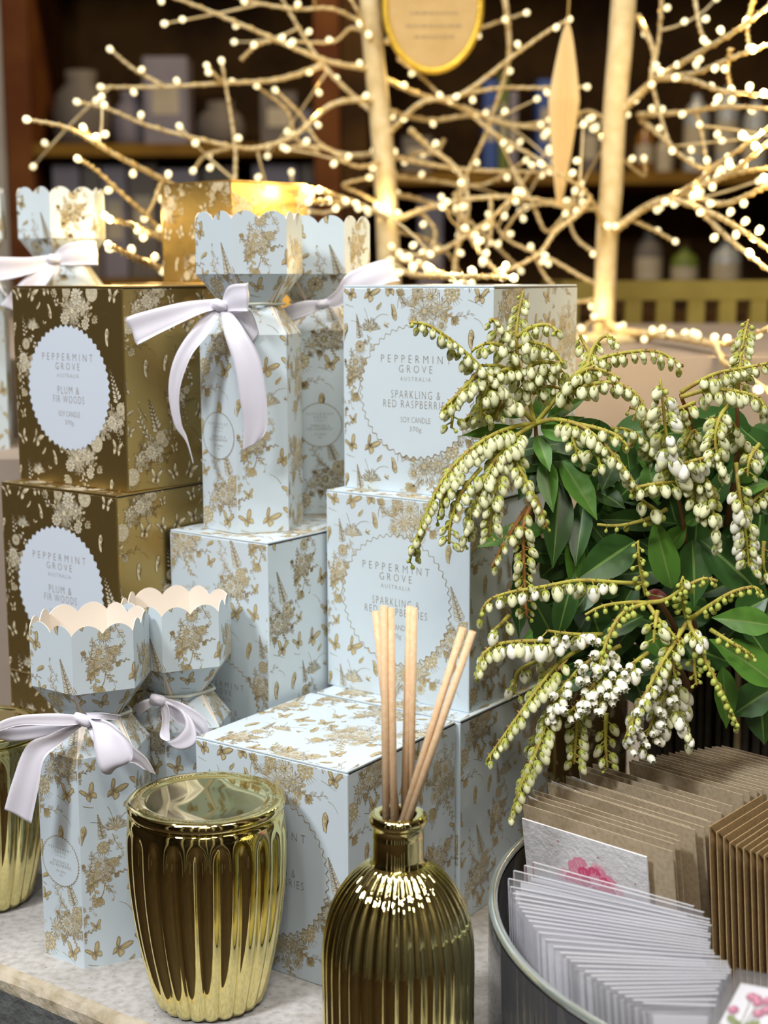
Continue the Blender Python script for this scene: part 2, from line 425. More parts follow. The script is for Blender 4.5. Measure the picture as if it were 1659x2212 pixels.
# ------------------------------------------------------------------ flat print: line art in millimetres
class Art:
    def __init__(s, seed=1):
        s.t = {0: [], 1: [], 2: []}           # 0 pale fill, 1 gold fill, 2 lines
        s.z = {0: [], 1: [], 2: []}           # later drawing lies over earlier drawing
        s.r = random.Random(seed)
        s.n = 0
    def put(s, layer, tri):
        s.t[layer].append(tri)
        s.z[layer].append(s.n)
    def fan(s, layer, pts):
        s.n += 1
        c = (sum(p[0] for p in pts) / len(pts), sum(p[1] for p in pts) / len(pts))
        for i in range(len(pts)):
            s.put(layer, (c, pts[i], pts[(i + 1) % len(pts)]))
    def stroke(s, layer, pts, w0, w1=None):
        s.n += .5
        w1 = w0 if w1 is None else w1
        n = len(pts)
        L = []
        for i, p in enumerate(pts):
            a, b = pts[max(i - 1, 0)], pts[min(i + 1, n - 1)]
            dx, dy = b[0] - a[0], b[1] - a[1]
            d = math.hypot(dx, dy) or 1
            w = (w0 + (w1 - w0) * i / max(n - 1, 1)) / 2
            L.append(((p[0] - dy / d * w, p[1] + dx / d * w), (p[0] + dy / d * w, p[1] - dx / d * w)))
        for i in range(n - 1):
            s.put(layer, (L[i][0], L[i][1], L[i + 1][1]))
            s.put(layer, (L[i][0], L[i + 1][1], L[i + 1][0]))
    def loop(s, layer, pts, w):
        s.stroke(layer, list(pts) + [pts[0], pts[1]], w)
    def disc(s, layer, x, y, r, n=10):
        s.fan(layer, [(x + r * math.cos(2 * PI * k / n), y + r * math.sin(2 * PI * k / n)) for k in range(n)])
    def ring(s, layer, x, y, r, w, n=10):
        s.loop(layer, [(x + r * math.cos(2 * PI * k / n), y + r * math.sin(2 * PI * k / n)) for k in range(n)], w)
    def arc(s, x, y, ang, length, bend, w=0.28, layer=2):
        pts = []
        n = 8
        a = ang
        for i in range(n + 1):
            pts.append((x, y))
            x += math.cos(a) * length / n
            y += math.sin(a) * length / n
            a += bend / n
        s.stroke(layer, pts, w, w * 0.5)
        return pts
    def tf(s, pts, x, y, sc, rot, sx=1.0):
        c, q = math.cos(rot), math.sin(rot)
        return [(x + sc * (c * px * sx - q * py), y + sc * (q * px * sx + c * py)) for px, py in pts]
    UW = [(0.02, 0.02), (0.08, 0.30), (0.30, 0.70), (0.60, 0.98), (0.86, 1.02), (0.84, 0.78), (0.70, 0.50), (0.54, 0.27), (0.30, 0.10)]
    LW = [(0.02, 0.02), (0.30, 0.07), (0.50, 0.08), (0.58, -0.08), (0.52, -0.32), (0.40, -0.52), (0.24, -0.44), (0.10, -0.20)]
    def butterfly(s, x, y, sc, rot, fl=1.0, fr=0.75):
        for sx in (fl, -fr):
            for w in (s.LW, s.UW):
                p = s.tf(w, x, y, sc, rot, sx)
                s.fan(1, p)
                s.loop(2, p, 0.05 * sc)
                for k in (2, 3, 5, 6):
                    e = w[k]
                    s.stroke(2, s.tf([(0.05, 0.05), (e[0] * 0.55, e[1] * 0.5 + 0.02), (e[0] * 0.95, e[1] * 0.95)], x, y, sc, rot, sx), 0.05 * sc, 0.03 * sc)
            tip = s.tf([(0.46, 0.82), (0.60, 0.96), (0.83, 0.99), (0.81, 0.78), (0.74, 0.64)], x, y, sc, rot, sx)
            s.stroke(2, tip, 0.09 * sc)
        s.stroke(2, s.tf([(0, -0.34), (0, 0.2)], x, y, sc, rot), 0.12 * sc, 0.06 * sc)
        for sx in (1, -1):
            s.stroke(2, s.tf([(0, 0.2), (0.07, 0.38), (0.18, 0.46)], x, y, sc, rot, sx), 0.03 * sc)
    def moth(s, x, y, sc, rot):       # wings folded
        p = s.tf([(0, 0), (0.1, 0.45), (0.05, 0.95), (0.28, 0.85), (0.42, 0.5), (0.5, 0.05), (0.45, -0.35), (0.28, -0.5), (0.1, -0.3)], x, y, sc, rot)
        s.fan(1, p)
        s.loop(2, p, 0.05 * sc)
        for e in ((0.08, 0.8), (0.25, 0.7), (0.38, 0.4), (0.45, 0.0), (0.4, -0.3), (0.25, -0.42)):
            s.stroke(2, s.tf([(0.05, 0.05), (e[0] * 0.8, e[1] * 0.85)], x, y, sc, rot), 0.05 * sc)
        s.ring(2, *s.tf([(0.3, -0.12)], x, y, sc, rot)[0], 0.09 * sc, 0.05 * sc, 7)
        s.ring(2, *s.tf([(0.22, 0.35)], x, y, sc, rot)[0], 0.08 * sc, 0.05 * sc, 7)
    def bee(s, x, y, sc, rot):
        s.fan(2, s.tf([(-0.5, -0.05), (-0.2, 0.14), (0.25, 0.12), (0.5, 0), (0.2, -0.14), (-0.2, -0.16)], x, y, sc, rot))
        s.fan(1, s.tf([(0, 0.05), (0.35, 0.5), (0.15, 0.6), (-0.05, 0.3)], x, y, sc, rot))
        s.fan(1, s.tf([(-0.1, 0.05), (-0.4, 0.45), (-0.5, 0.35), (-0.3, 0.1)], x, y, sc, rot))
    def petal(s, x, y, ang, L, w, layer=0, line=0.21, vein=True):
        c, q = math.cos(ang), math.sin(ang)
        P = [(0, 0), (0.3, 0.8), (0.65, 1.0), (0.9, 0.6), (1, 0), (0.9, -0.6), (0.65, -1.0), (0.3, -0.8)]
        pts = [(x + c * a * L - q * b * w, y + q * a * L + c * b * w) for a, b in P]
        if layer is not None: s.fan(layer, pts)
        s.loop(2, pts, line)
        if vein: s.stroke(2, [(x, y), (x + c * L * 0.8, y + q * L * 0.8)], line)
    def daisy(s, x, y, r, n=12, layer=0):
        a0 = s.r.random()
        for k in range(n):
            s.petal(x, y, a0 + 2 * PI * k / n, r * s.r.uniform(0.88, 1.05), r * 0.2, layer)
        s.disc(1, x, y, r * 0.32)
        s.ring(2, x, y, r * 0.32, 0.25)
        for k in range(7):
            s.disc(2, x + s.r.uniform(-.2, .2) * r, y + s.r.uniform(-.2, .2) * r, 0.2, 5)
    def burst(s, x, y, r, n=26, a0=0, a1=2 * PI):
        for k in range(n):
            a = a0 + (a1 - a0) * (k + s.r.random() * .5) / n
            L = r * s.r.uniform(0.6, 1.0)
            s.stroke(0 if k % 3 else 1, [(x, y), (x + math.cos(a) * L, y + math.sin(a) * L)], 0.25, 0.7)
            s.stroke(2, [(x, y), (x + math.cos(a) * L * .8, y + math.sin(a) * L * .8)], 0.2, 0.14)
            ex, ey = x + math.cos(a) * L, y + math.sin(a) * L
            for d in (-.5, 0, .5):
                s.stroke(2, [(ex - math.cos(a) * L * .22, ey - math.sin(a) * L * .22), (ex + math.cos(a + d) * r * .14, ey + math.sin(a + d) * r * .14)], 0.22, 0.12)
        s.disc(1, x, y, r * 0.14)
    def seedhead(s, x, y, r):
        s.disc(0, x, y, r, 16)
        for ring_r, n in ((0, 1), (0.42, 6), (0.82, 12)):
            for k in range(n):
                a = 2 * PI * k / n + ring_r
                cx, cy = x + math.cos(a) * r * ring_r, y + math.sin(a) * r * ring_r
                s.disc(1, cx, cy, r * 0.19, 7)
                s.ring(2, cx, cy, r * 0.19, 0.2, 7)
                s.disc(2, cx, cy, r * 0.07, 5)
        for k in range(8):
            a = -PI / 2 + (k - 3.5) * 0.28
            s.arc(x + math.cos(a) * r, y + math.sin(a) * r, a, r * .6, s.r.uniform(-1, 1), 0.3)
        for k in range(5):
            a = .6 + (k - 2) * .35
            s.petal(x + math.cos(.6) * r, y + math.sin(.6) * r, a, r * .7, r * .12, 0, .2)
    def spike(s, x, y, ang, L, w=1.6):
        n = int(L / 1.25)
        s.stroke(2, [(x, y), (x + math.cos(ang) * L, y + math.sin(ang) * L)], .25, .12)
        for k in range(n):
            t = k / n
            px, py = x + math.cos(ang) * L * t, y + math.sin(ang) * L * t
            ww = w * (1.15 - t)
            for sd in (-1, 1):
                s.petal(px, py, ang + sd * (1.0 - .4 * t), ww * 1.5, ww * .42, 0 if (k + (sd > 0)) % 2 else None, .2)
            if k % 2: s.ring(2, px, py, ww * .35, .2, 6)
    def sprig(s, x, y, ang, L, n=7, bend=0.4, lw=1.0, layer=0, ll=3.2):
        pts = s.arc(x, y, ang, L, bend, 0.3)
        for k in range(1, n + 1):
            i = min(int(k / n * (len(pts) - 1)), len(pts) - 1)
            a = ang + bend * i / (len(pts) - 1)
            d = 0.75 if k % 2 else -0.75
            s.petal(pts[i][0], pts[i][1], a + d, ll * s.r.uniform(.7, 1.1), ll * .22 * lw, layer, 0.18)
    def berries(s, x, y, ang, L, n=6):
        pts = s.arc(x, y, ang, L, s.r.uniform(-.8, .8), 0.22)
        for k in range(1, n + 1):
            i = min(int(k / n * (len(pts) - 1)), len(pts) - 1)
            d = ang + s.r.choice((-.9, .9))
            ex, ey = pts[i][0] + math.cos(d) * 1.6, pts[i][1] + math.sin(d) * 1.6
            s.stroke(2, [pts[i], (ex, ey)], 0.18)
            s.disc(1 if s.r.random() < .5 else 0, ex, ey, 0.55, 6)
            s.ring(2, ex, ey, 0.55, 0.16, 6)
    def lily(s, x, y, ang, L):
        for k, d in enumerate((-0.75, -0.35, 0.0, 0.38, 0.8)):
            s.petal(x, y, ang + d, L * (1 - 0.12 * abs(k - 2)), L * .13, 1, 0.28)
        s.arc(x, y, ang + PI, L * 1.2, 0.5, 0.5)
    def fern(s, x, y, ang, L, bend=0.5):
        pts = s.arc(x, y, ang, L, bend, 0.25)
        for i, p in enumerate(pts):
            a = ang + bend * i / len(pts)
            q = (1 - i / len(pts)) * L * .3 + .5
            for d in (1.0, -1.0):
                s.stroke(2, [p, (p[0] + math.cos(a + d) * q, p[1] + math.sin(a + d) * q)], 0.16)
    def bouquet(s, x, y, k=1.0):
        r = s.r
        for i in range(11):
            s.sprig(x + r.uniform(-9, 9) * k, y + r.uniform(-12, 6) * k, r.uniform(0, 2 * PI), r.uniform(9, 16) * k, 8, r.uniform(-.9, .9), 1, r.choice((None, None, 0, 0, 1)), 3.6 * k)
        for i in range(9):
            s.berries(x + r.uniform(-7, 7) * k, y + r.uniform(-9, 7) * k, r.uniform(0, 2 * PI), r.uniform(8, 15) * k)
        for i in range(7):
            s.fern(x + r.uniform(-7, 7) * k, y + r.uniform(-9, 5) * k, r.uniform(0, 2 * PI), 10 * k, r.uniform(-.6, .6))
        s.burst(x - 2 * k, y - 5 * k, 9.5 * k, 34)
        s.burst(x + 7 * k, y - 3 * k, 6.5 * k, 24)
        s.daisy(x + 1.5 * k, y + 2.2 * k, 5.0 * k)
        s.daisy(x - 8 * k, y - 9 * k, 4.0 * k, 11)
        s.daisy(x + 8 * k, y - 12 * k, 3.4 * k, 10, 0)
        s.seedhead(x + 14 * k, y + 4.2 * k, 4.6 * k)
        s.seedhead(x - 6 * k, y + 5 * k, 3.2 * k)
        s.lily(x - 8 * k, y - 15 * k, 3.9, 7 * k)
        s.lily(x - 17 * k, y + 2 * k, 1.2, 5 * k)
        s.lily(x + 14 * k, y - 8 * k, 5.6, 5 * k)
        s.spike(x - 13 * k, y - 2 * k, 2.2, 10 * k, 1.5 * k)
        s.sprig(x + 8 * k, y - 6 * k, -0.3, 17 * k, 10, 0.7, 0.8, None, 3.0 * k)
        s.sprig(x + 2 * k, y - 12 * k, -1.2, 14 * k, 9, 0.3, 1, 1, 3 * k)
        s.sprig(x - 4 * k, y - 12 * k, -2.0, 12 * k, 9, -0.3, 1, None, 3 * k)

TW, TH = 100.0, 87.0
def draw_tile():
    a = Art(11)
    y = lambda v: -v
    a.bouquet(58, y(9), 1.12)
    a.bouquet(50, y(54), 0.85)
    a.bouquet(10, y(46), 0.55)
    a.bouquet(91, y(76), 0.6)
    a.spike(12, y(30), 1.75, 14)
    a.burst(19, y(26), 7, 22, 0.2, 3.1)
    a.sprig(17, y(28), -1.3, 12, 6, 0.4)
    a.seedhead(12, y(35), 3.4)
    a.daisy(9, y(44), 4.2, 11)
    a.sprig(8, y(44), -1.9, 16, 8, 0.6, 1, 1)
    a.berries(12, y(50), -1.2, 14)
    a.berries(6, y(60), -1.8, 10)
    a.lily(10, y(62), 4.2, 6)
    a.spike(94, y(66), 1.9, 20, 2.4)
    a.seedhead(96, y(70), 3.8)
    a.daisy(88, y(78), 4.4, 12)
    a.sprig(88, y(70), 2.4, 14, 8, -0.5)
    a.fern(80, y(76), 1.0, 12)
    a.berries(86, y(60), 2.2, 12)
    a.sprig(76, y(84), 0.6, 12, 7, 0.5)
    a.burst(80, y(82), 6, 18)
    for (x, v, sc, rot, fl, fr) in ((6, 6, 5.6, 0.5, 1, .7), (18, 5.6, 6.6, -0.5, 1.05, .55), (33, 3.4, 5.4, 0.15, .8, 1.1), (91.5, 7, 5.8, -0.2, .9, .95),
                                    (7, 78, 3.6, 0.2, 1, .8), (70, 42, 5.6, .5, .9, .9), (27, 58, 6.0, -.5, 1, .7), (32, 77, 5.0, .3, .8, 1), (72, 66, 4.2, -.3, 1, .7)):
        a.butterfly(x, y(v), sc, rot, fl, fr)
    for (x, v, sc, rot) in ((34, 17, 6.6, 0.15), (3.4, 26, 7.0, 2.8), (88, 28, 7.4, 3.0), (24, 12, 3.8, -0.8), (44, 50, 6, .6), (74, 55, 4.5, 2)):
        a.moth(x, y(v), sc, rot)
    for (x, v, sc, rot) in ((30, 23, 4.0, -0.5), (40, 82, 3.4, 0.6), (60, 50, 3.5, 2)):
        a.bee(x, y(v), sc, rot)
    for (x, v, ang, L, b) in ((15, 13, -1.1, 12, -0.5), (22, 20, 0.9, 11, -1.4), (14, 25, 2.2, 10, 1.0), (84, 8, -0.3, 10, -.2), (88, 18, -0.2, 8, -1.2), (2, 11, -.4, 6, .3),
                              (36, 64, 1.0, 10, -1.2), (26, 72, 2.0, 9, .9), (52, 60, .5, 9, -1), (62, 76, 2.4, 8, 1)):
        a.arc(x, y(v), ang, L, b)
    out = {}
    for k, L in a.t.items():
        out[k] = (np.array(L, float), 0.02 + np.array(a.z[k]) * (0.11 / a.n))
    return out
TILE = draw_tile()

def clip_poly(poly, region):      # convex region, counter-clockwise
    out = poly
    n = len(region)
    for i in range(n):
        ax, ay = region[i]; bx, by = region[(i + 1) % n]
        ex, ey = bx - ax, by - ay
        inp, out = out, []
        if not inp: break
        for j in range(len(inp)):
            p, q = inp[j - 1], inp[j]
            dp = ex * (p[1] - ay) - ey * (p[0] - ax)
            dq = ex * (q[1] - ay) - ey * (q[0] - ax)
            if dq >= 0:
                if dp < 0:
                    t = dp / (dp - dq); out.append((p[0] + (q[0] - p[0]) * t, p[1] + (q[1] - p[1]) * t))
                out.append(q)
            elif dp >= 0:
                t = dp / (dp - dq); out.append((p[0] + (q[0] - p[0]) * t, p[1] + (q[1] - p[1]) * t))
    return out
def lay_print(mb, region, off, place, rot=0.0, scale=1.0):
    """lay the tiled print on a planar convex region (mm); place(x, y, layer) gives the point in space"""
    R_ = np.array(region)
    lo, hi = R_.min(0), R_.max(0)
    c, s = math.cos(rot), math.sin(rot)
    rad = np.hypot(*(hi - lo))
    for layer, (T0, Z0) in TILE.items():
        V, F = [], []
        nx = int(rad / (TW * scale)) + 2
        ny = int(rad / (TH * scale)) + 2
        for ix in range(-nx, nx + 1):
            for iy in range(-ny, ny + 1):
                T = (T0 + np.array([ix * TW + off[0], iy * TH + off[1]])) * scale
                T = np.stack([T[..., 0] * c - T[..., 1] * s, T[..., 0] * s + T[..., 1] * c], -1)
                mn, mx = T.min(1), T.max(1)
                keep = (mx[:, 0] > lo[0]) & (mn[:, 0] < hi[0]) & (mx[:, 1] > lo[1]) & (mn[:, 1] < hi[1])
                T, Zk = T[keep], Z0[keep]
                if not len(T): continue
                ins = np.ones(len(T), bool)
                n = len(region)
                for i in range(n):
                    a_, b_ = R_[i], R_[(i + 1) % n]
                    d = (b_[0] - a_[0]) * (T[..., 1] - a_[1]) - (b_[1] - a_[1]) * (T[..., 0] - a_[0])
                    ins &= (d >= 0).all(1)
                for t, full, zz in zip(T, ins, Zk):
                    poly = [tuple(q) for q in t]
                    if not full:
                        if (poly[1][0] - poly[0][0]) * (poly[2][1] - poly[0][1]) - (poly[1][1] - poly[0][1]) * (poly[2][0] - poly[0][0]) < 0:
                            poly = poly[::-1]
                        poly = clip_poly(poly, region)
                        if len(poly) < 3: continue
                    b = len(V)
                    V += [place(q[0], q[1], zz) for q in poly]
                    F.append(tuple(range(b, b + len(poly))))
        mb.add(V, F, layer)

# ------------------------------------------------------------------ lettering
_text_cache = {}
def text_tris(s, width, spacing=1.0, thin=0.0, height=None):
    """triangles of a line of lettering centred on the origin, scaled to the given width (and cap height) in mm"""
    key = (s, width, spacing, thin, height)
    if key in _text_cache: return _text_cache[key]
    cu = bpy.data.curves.new('lettering', 'FONT')
    cu.body = s
    cu.align_x = 'CENTER'
    cu.align_y = 'CENTER'
    cu.space_character = spacing
    cu.offset = thin
    cu.resolution_u = 2
    o = bpy.data.objects.new('lettering', cu)
    C.objects.link(o)
    dg = bpy.context.evaluated_depsgraph_get()
    me = bpy.data.meshes.new_from_object(o.evaluated_get(dg))
    V = np.array([v.co[:2] for v in me.vertices])
    F = [tuple(p.vertices) for p in me.polygons]
    bpy.data.objects.remove(o)
    bpy.data.curves.remove(cu)
    bpy.data.meshes.remove(me)
    lo, hi = V.min(0), V.max(0)
    k = width / (hi[0] - lo[0])
    ky = k if height is None else height / (hi[1] - lo[1])
    V = (V - (lo + hi) / 2) * np.array([k, ky])
    _text_cache[key] = (V, F)
    return V, F
LINES = {
    'raspberry': [('PEPPERMINT', 18.7, 47, 1.75, 4.3), ('GROVE', 13.1, 22.5, 1.6, 4.2), ('AUSTRALIA', 7.5, 20.5, 1.45, 2.3), ('SPARKLING &', -1.4, 33, 1.32, 4.5),
                  ('RED RASPBERRIES', -6.9, 44, 1.25, 4.3), ('SOY CANDLE', -15.8, 20, 1.0, 3.2), ('370g', -21.4, 8, 1.0, 3.6)],
    'plum': [('PEPPERMINT', 18.7, 47, 1.75, 4.3), ('GROVE', 13.1, 22.5, 1.6, 4.2), ('AUSTRALIA', 7.5, 20.5, 1.45, 2.3), ('PLUM &', -1.4, 20, 1.25, 4.5),
             ('FIR WOODS', -6.9, 29, 1.25, 4.5), ('SOY CANDLE', -15.8, 20, 1.0, 3.2), ('370g', -21.4, 8, 1.0, 3.6)],
}
LINES['small'] = LINES['raspberry'][:-1] + [('60g', -21.4, 6, 1.0, 3.4)]
def label_mesh(name, kind, rad, place, wave='line', line_w=0.45):
    """round printed label: paper disc, wavy border, lettering; place(x, y, dz)"""
    k = rad / 37.5
    mb = MB()
    n = 48 * 6
    amp = 0.95 * k
    if wave == 'tooth':
        pts = []
        for i in range(n):
            a = 2 * PI * i / n
            r = rad + amp * (abs((i % 6) / 3 - 1) * 2 - 1)
            pts.append((r * math.cos(a), r * math.sin(a)))
        mb.add([place(0, 0, 0.06)] + [place(*q, 0.06) for q in pts], [(0, i + 1, (i + 1) % n + 1) for i in range(n)], 0)
    else:
        def rr(i): return rad + amp * math.sin(48 * 2 * PI * i / n)
        P = [(rr(i) * math.cos(2 * PI * i / n), rr(i) * math.sin(2 * PI * i / n)) for i in range(n)]
        mb.add([place(0, 0, 0.05)] + [place(*q, 0.05) for q in P], [(0, i + 1, (i + 1) % n + 1) for i in range(n)], 0)
        vs, fs = [], []
        for i in range(n):
            a = 2 * PI * i / n
            for d in (-line_w / 2, line_w / 2):
                vs.append(place((rr(i) + d) * math.cos(a), (rr(i) + d) * math.sin(a), 0.10))
        for i in range(n):
            j = (i + 1) % n
            fs.append((2 * i, 2 * i + 1, 2 * j + 1, 2 * j))
        mb.add(vs, fs, 1)
    for (s, yy, w, sp, h) in LINES[kind]:
        V, F = text_tris(s, w * k, sp, -0.016, h * k)
        mb.add([place(v[0], v[1] + yy * k, 0.10) for v in V], F, 2)
    return mb

# ------------------------------------------------------------------ gift boxes (origin: front right corner at the base)
MM = 0.001
def box_body(w, d, h, name, m, bev=0.0008):
    bm = bmesh.new()
    bmesh.ops.create_cube(bm, size=1.0)
    for v in bm.verts:
        v.co = Vector(((v.co.x - 0.5) * w, (v.co.y + 0.5) * d, (v.co.z + 0.5) * h))
    bmesh.ops.bevel(bm, geom=list(bm.edges), offset=bev, segments=2, affect='EDGES', profile=0.6)
    me = bpy.data.meshes.new(name)
    bm.to_mesh(me); bm.free()
    me.materials.append(m)
    return me
def make_box(name, W, D, H, dark, kind, lab_r, lab_z, offs, label_txt=True):
    """closed carton: body, tuck lid, foil print, label"""
    root = empty(name)
    body = M_bronze if dark else M_blue
    link('carton', box_body(W, D, H - 0.0012, 'carton', body), root)
    lid = box_body(W - 0.0006, D - 0.0006, 0.0011, 'lid_panel', body, 0.0004)
    link('lid_panel', lid, root, (-0.0003, 0.0003, H - 0.0011))
    lidlip = MB()
    lidlip.box(-0.0001, 0.0001, 0.001, D - 0.001, H - 0.0016, H - 0.0010)
    lidlip.build('lid_gap', M_dark, root)
    inks = [M_champ2_ink, M_champ_ink, M_umber_ink] if dark else [M_cream_ink, M_gold_ink, M_line_ink]
    w, d, h = W / MM, D / MM, H / MM
    e = 0.9
    pb = MB()
    lay_print(pb, [(e, e), (w - e, e), (w - e, h - e - .6), (e, h - e - .6)], offs[0], lambda x, y, l: ((x - w) * MM, -l * MM, y * MM))
    lay_print(pb, [(e, e), (d - e, e), (d - e, h - e - .6), (e, h - e - .6)], offs[1], lambda x, y, l: (l * MM, x * MM, y * MM))
    lay_print(pb, [(e, e), (w - e, e), (w - e, d - e), (e, d - e)], offs[2], lambda x, y, l: ((x - w) * MM, y * MM, H + l * MM), 0.0)
    pb.build('foil_print', inks, root)
    if label_txt:
        lb = label_mesh('label', kind, lab_r, lambda x, y, dz: ((x - w / 2) * MM, -(dz + 0.12) * MM, (y + lab_z) * MM), 'tooth' if dark else 'line')
        o = lb.build('label', [M_label if dark else M_blue, M_line_ink, M_label_text], root)
        o['label'] = 'round white printed label with a toothed edge' if dark else 'round label with a wavy brown border line'
    return root
BW, BH = 0.1, 0.11755
def place_box(o, x, y, z, yaw, label, group):
    o.location = (x, y, z)
    o.rotation_euler = (0, 0, -R(yaw))
    tag(o, label, 'gift box', group)
    return o
OFF = ((0, 118), (30, 100), (10, 60))
light = make_box('candle_gift_box', BW, BW, BH, False, 'raspberry', 37.3, 58.0, OFF)
bronze = make_box('candle_gift_box', BW, BW, BH, True, 'plum', 36.5, 58.0, OFF)
GB, GL = 'bronze foil candle cartons', 'pale blue candle cartons'
place_box(light, 0.05946, 0.79492, 2 * BH, 34.04, 'pale blue candle box topping the stack of pale boxes beside the white flowers', GL)
for (x, y, z, yaw, lab) in (
        (0.04685, 0.78371, BH, 36.28, 'pale blue candle box in the middle of its stack, right behind the diffuser reeds'),
        (-0.01828, 0.68696, 0, 34.89, 'pale blue candle box on the counter between gold jar and gold bottle, nothing on top'),
        (0.04140, 0.76948, 0, 35.27, 'pale blue candle box at the bottom of the stack, mostly hidden behind the gold bottle')):
    place_box(copy_tree(light), x, y, z, yaw, lab, GL)
place_box(bronze, -0.14710, 0.83093, 2 * BH, 38.8, 'bronze candle box with white round label, topmost of the bronze stack', GB)
for (x, y, z, yaw, lab) in (
        (-0.15210, 0.82017, BH, 35.95, 'bronze candle box directly under the topmost bronze box, label half hidden by scalloped crowns'),
        (-0.1530, 0.8215, 0, 36.6, 'bronze candle box at the foot of the bronze stack, almost hidden by a gold jar'),
        (-0.1150, 0.9860, 0.236, 38.0, 'gold lit bronze box right behind the topmost bronze box, under the small box'),
        (0.1060, 0.8720, 0, 36.0, 'shaded bronze box standing on the counter behind the kraft cards, under hanging flowers')):
    place_box(copy_tree(bronze), x, y, z, yaw, lab, GB)
ZE = 0.2104
EW = 0.0765
tall = make_box('diffuser_gift_box', EW, EW, ZE, False, 'raspberry', 29.5, 108.0, ((-40, 260), (20, 240), (-20, 30)))
place_box(tall, -0.0655, 0.8045, 0, 36.75, 'tall pale blue diffuser box carrying the ribboned cracker box with the long tails', 'tall diffuser cartons')
t2 = copy_tree(tall)
place_box(t2, -0.0655 + 0.0770 * 0.598 + 0.001, 0.8045 + 0.0770 * 0.801 + 0.001, 0, 36.75, 'tall pale blue diffuser box hidden behind the other one, under the shaded cracker box', 'tall diffuser cartons')
small = make_box('small_candle_box', 0.0746, 0.0746, 0.0700, True, 'plum', 20, 30, ((15, 40), (60, 20), (0, 0)), False)
place_box(small, *at(500, 500, 1.022).to_tuple()[:2], 0.236 + BH, 42, 'small bronze box lit orange by tree lights, behind the ribboned cracker box', None)

# ------------------------------------------------------------------ cracker boxes (hexagonal, scalloped crown, tied neck)
HS = 0.0303
H1, HN, H3, H4, HP = 0.1142, 0.1315, 0.1486, 0.1790, 0.1838
RN = 0.0185
RC = HS * 1.044
def hexpt(k, r, z, d=0.0):
    a = R(-90 + 60 * k)
    return Vector((r * math.cos(a), r * math.sin(a), z))
def face_frame(k, r0, z0, r1, z1, g0=0.0, g1=0.0):
    """planar panel between hex corner k and k+1: origin, x axis, y axis, corner list in mm (gaps g at each end of both edges)"""
    a, b = hexpt(k, r0, z0), hexpt(k + 1, r0, z0)
    c, d = hexpt(k, r1, z1), hexpt(k + 1, r1, z1)
    ex = (b - a).normalized()
    mid0, mid1 = (a + b) / 2, (c + d) / 2
    ey = (mid1 - mid0)
    hgt = ey.length
    ey.normalize()
    nrm = ex.cross(ey)
    w0, w1 = (b - a).length - 2 * g0, (d - c).length - 2 * g1
    reg = [(-w0 / 2, 0), (w0 / 2, 0), (w1 / 2, hgt), (-w1 / 2, hgt)]
    return mid0, ex, ey, nrm, [(x / MM, y / MM) for x, y in reg]
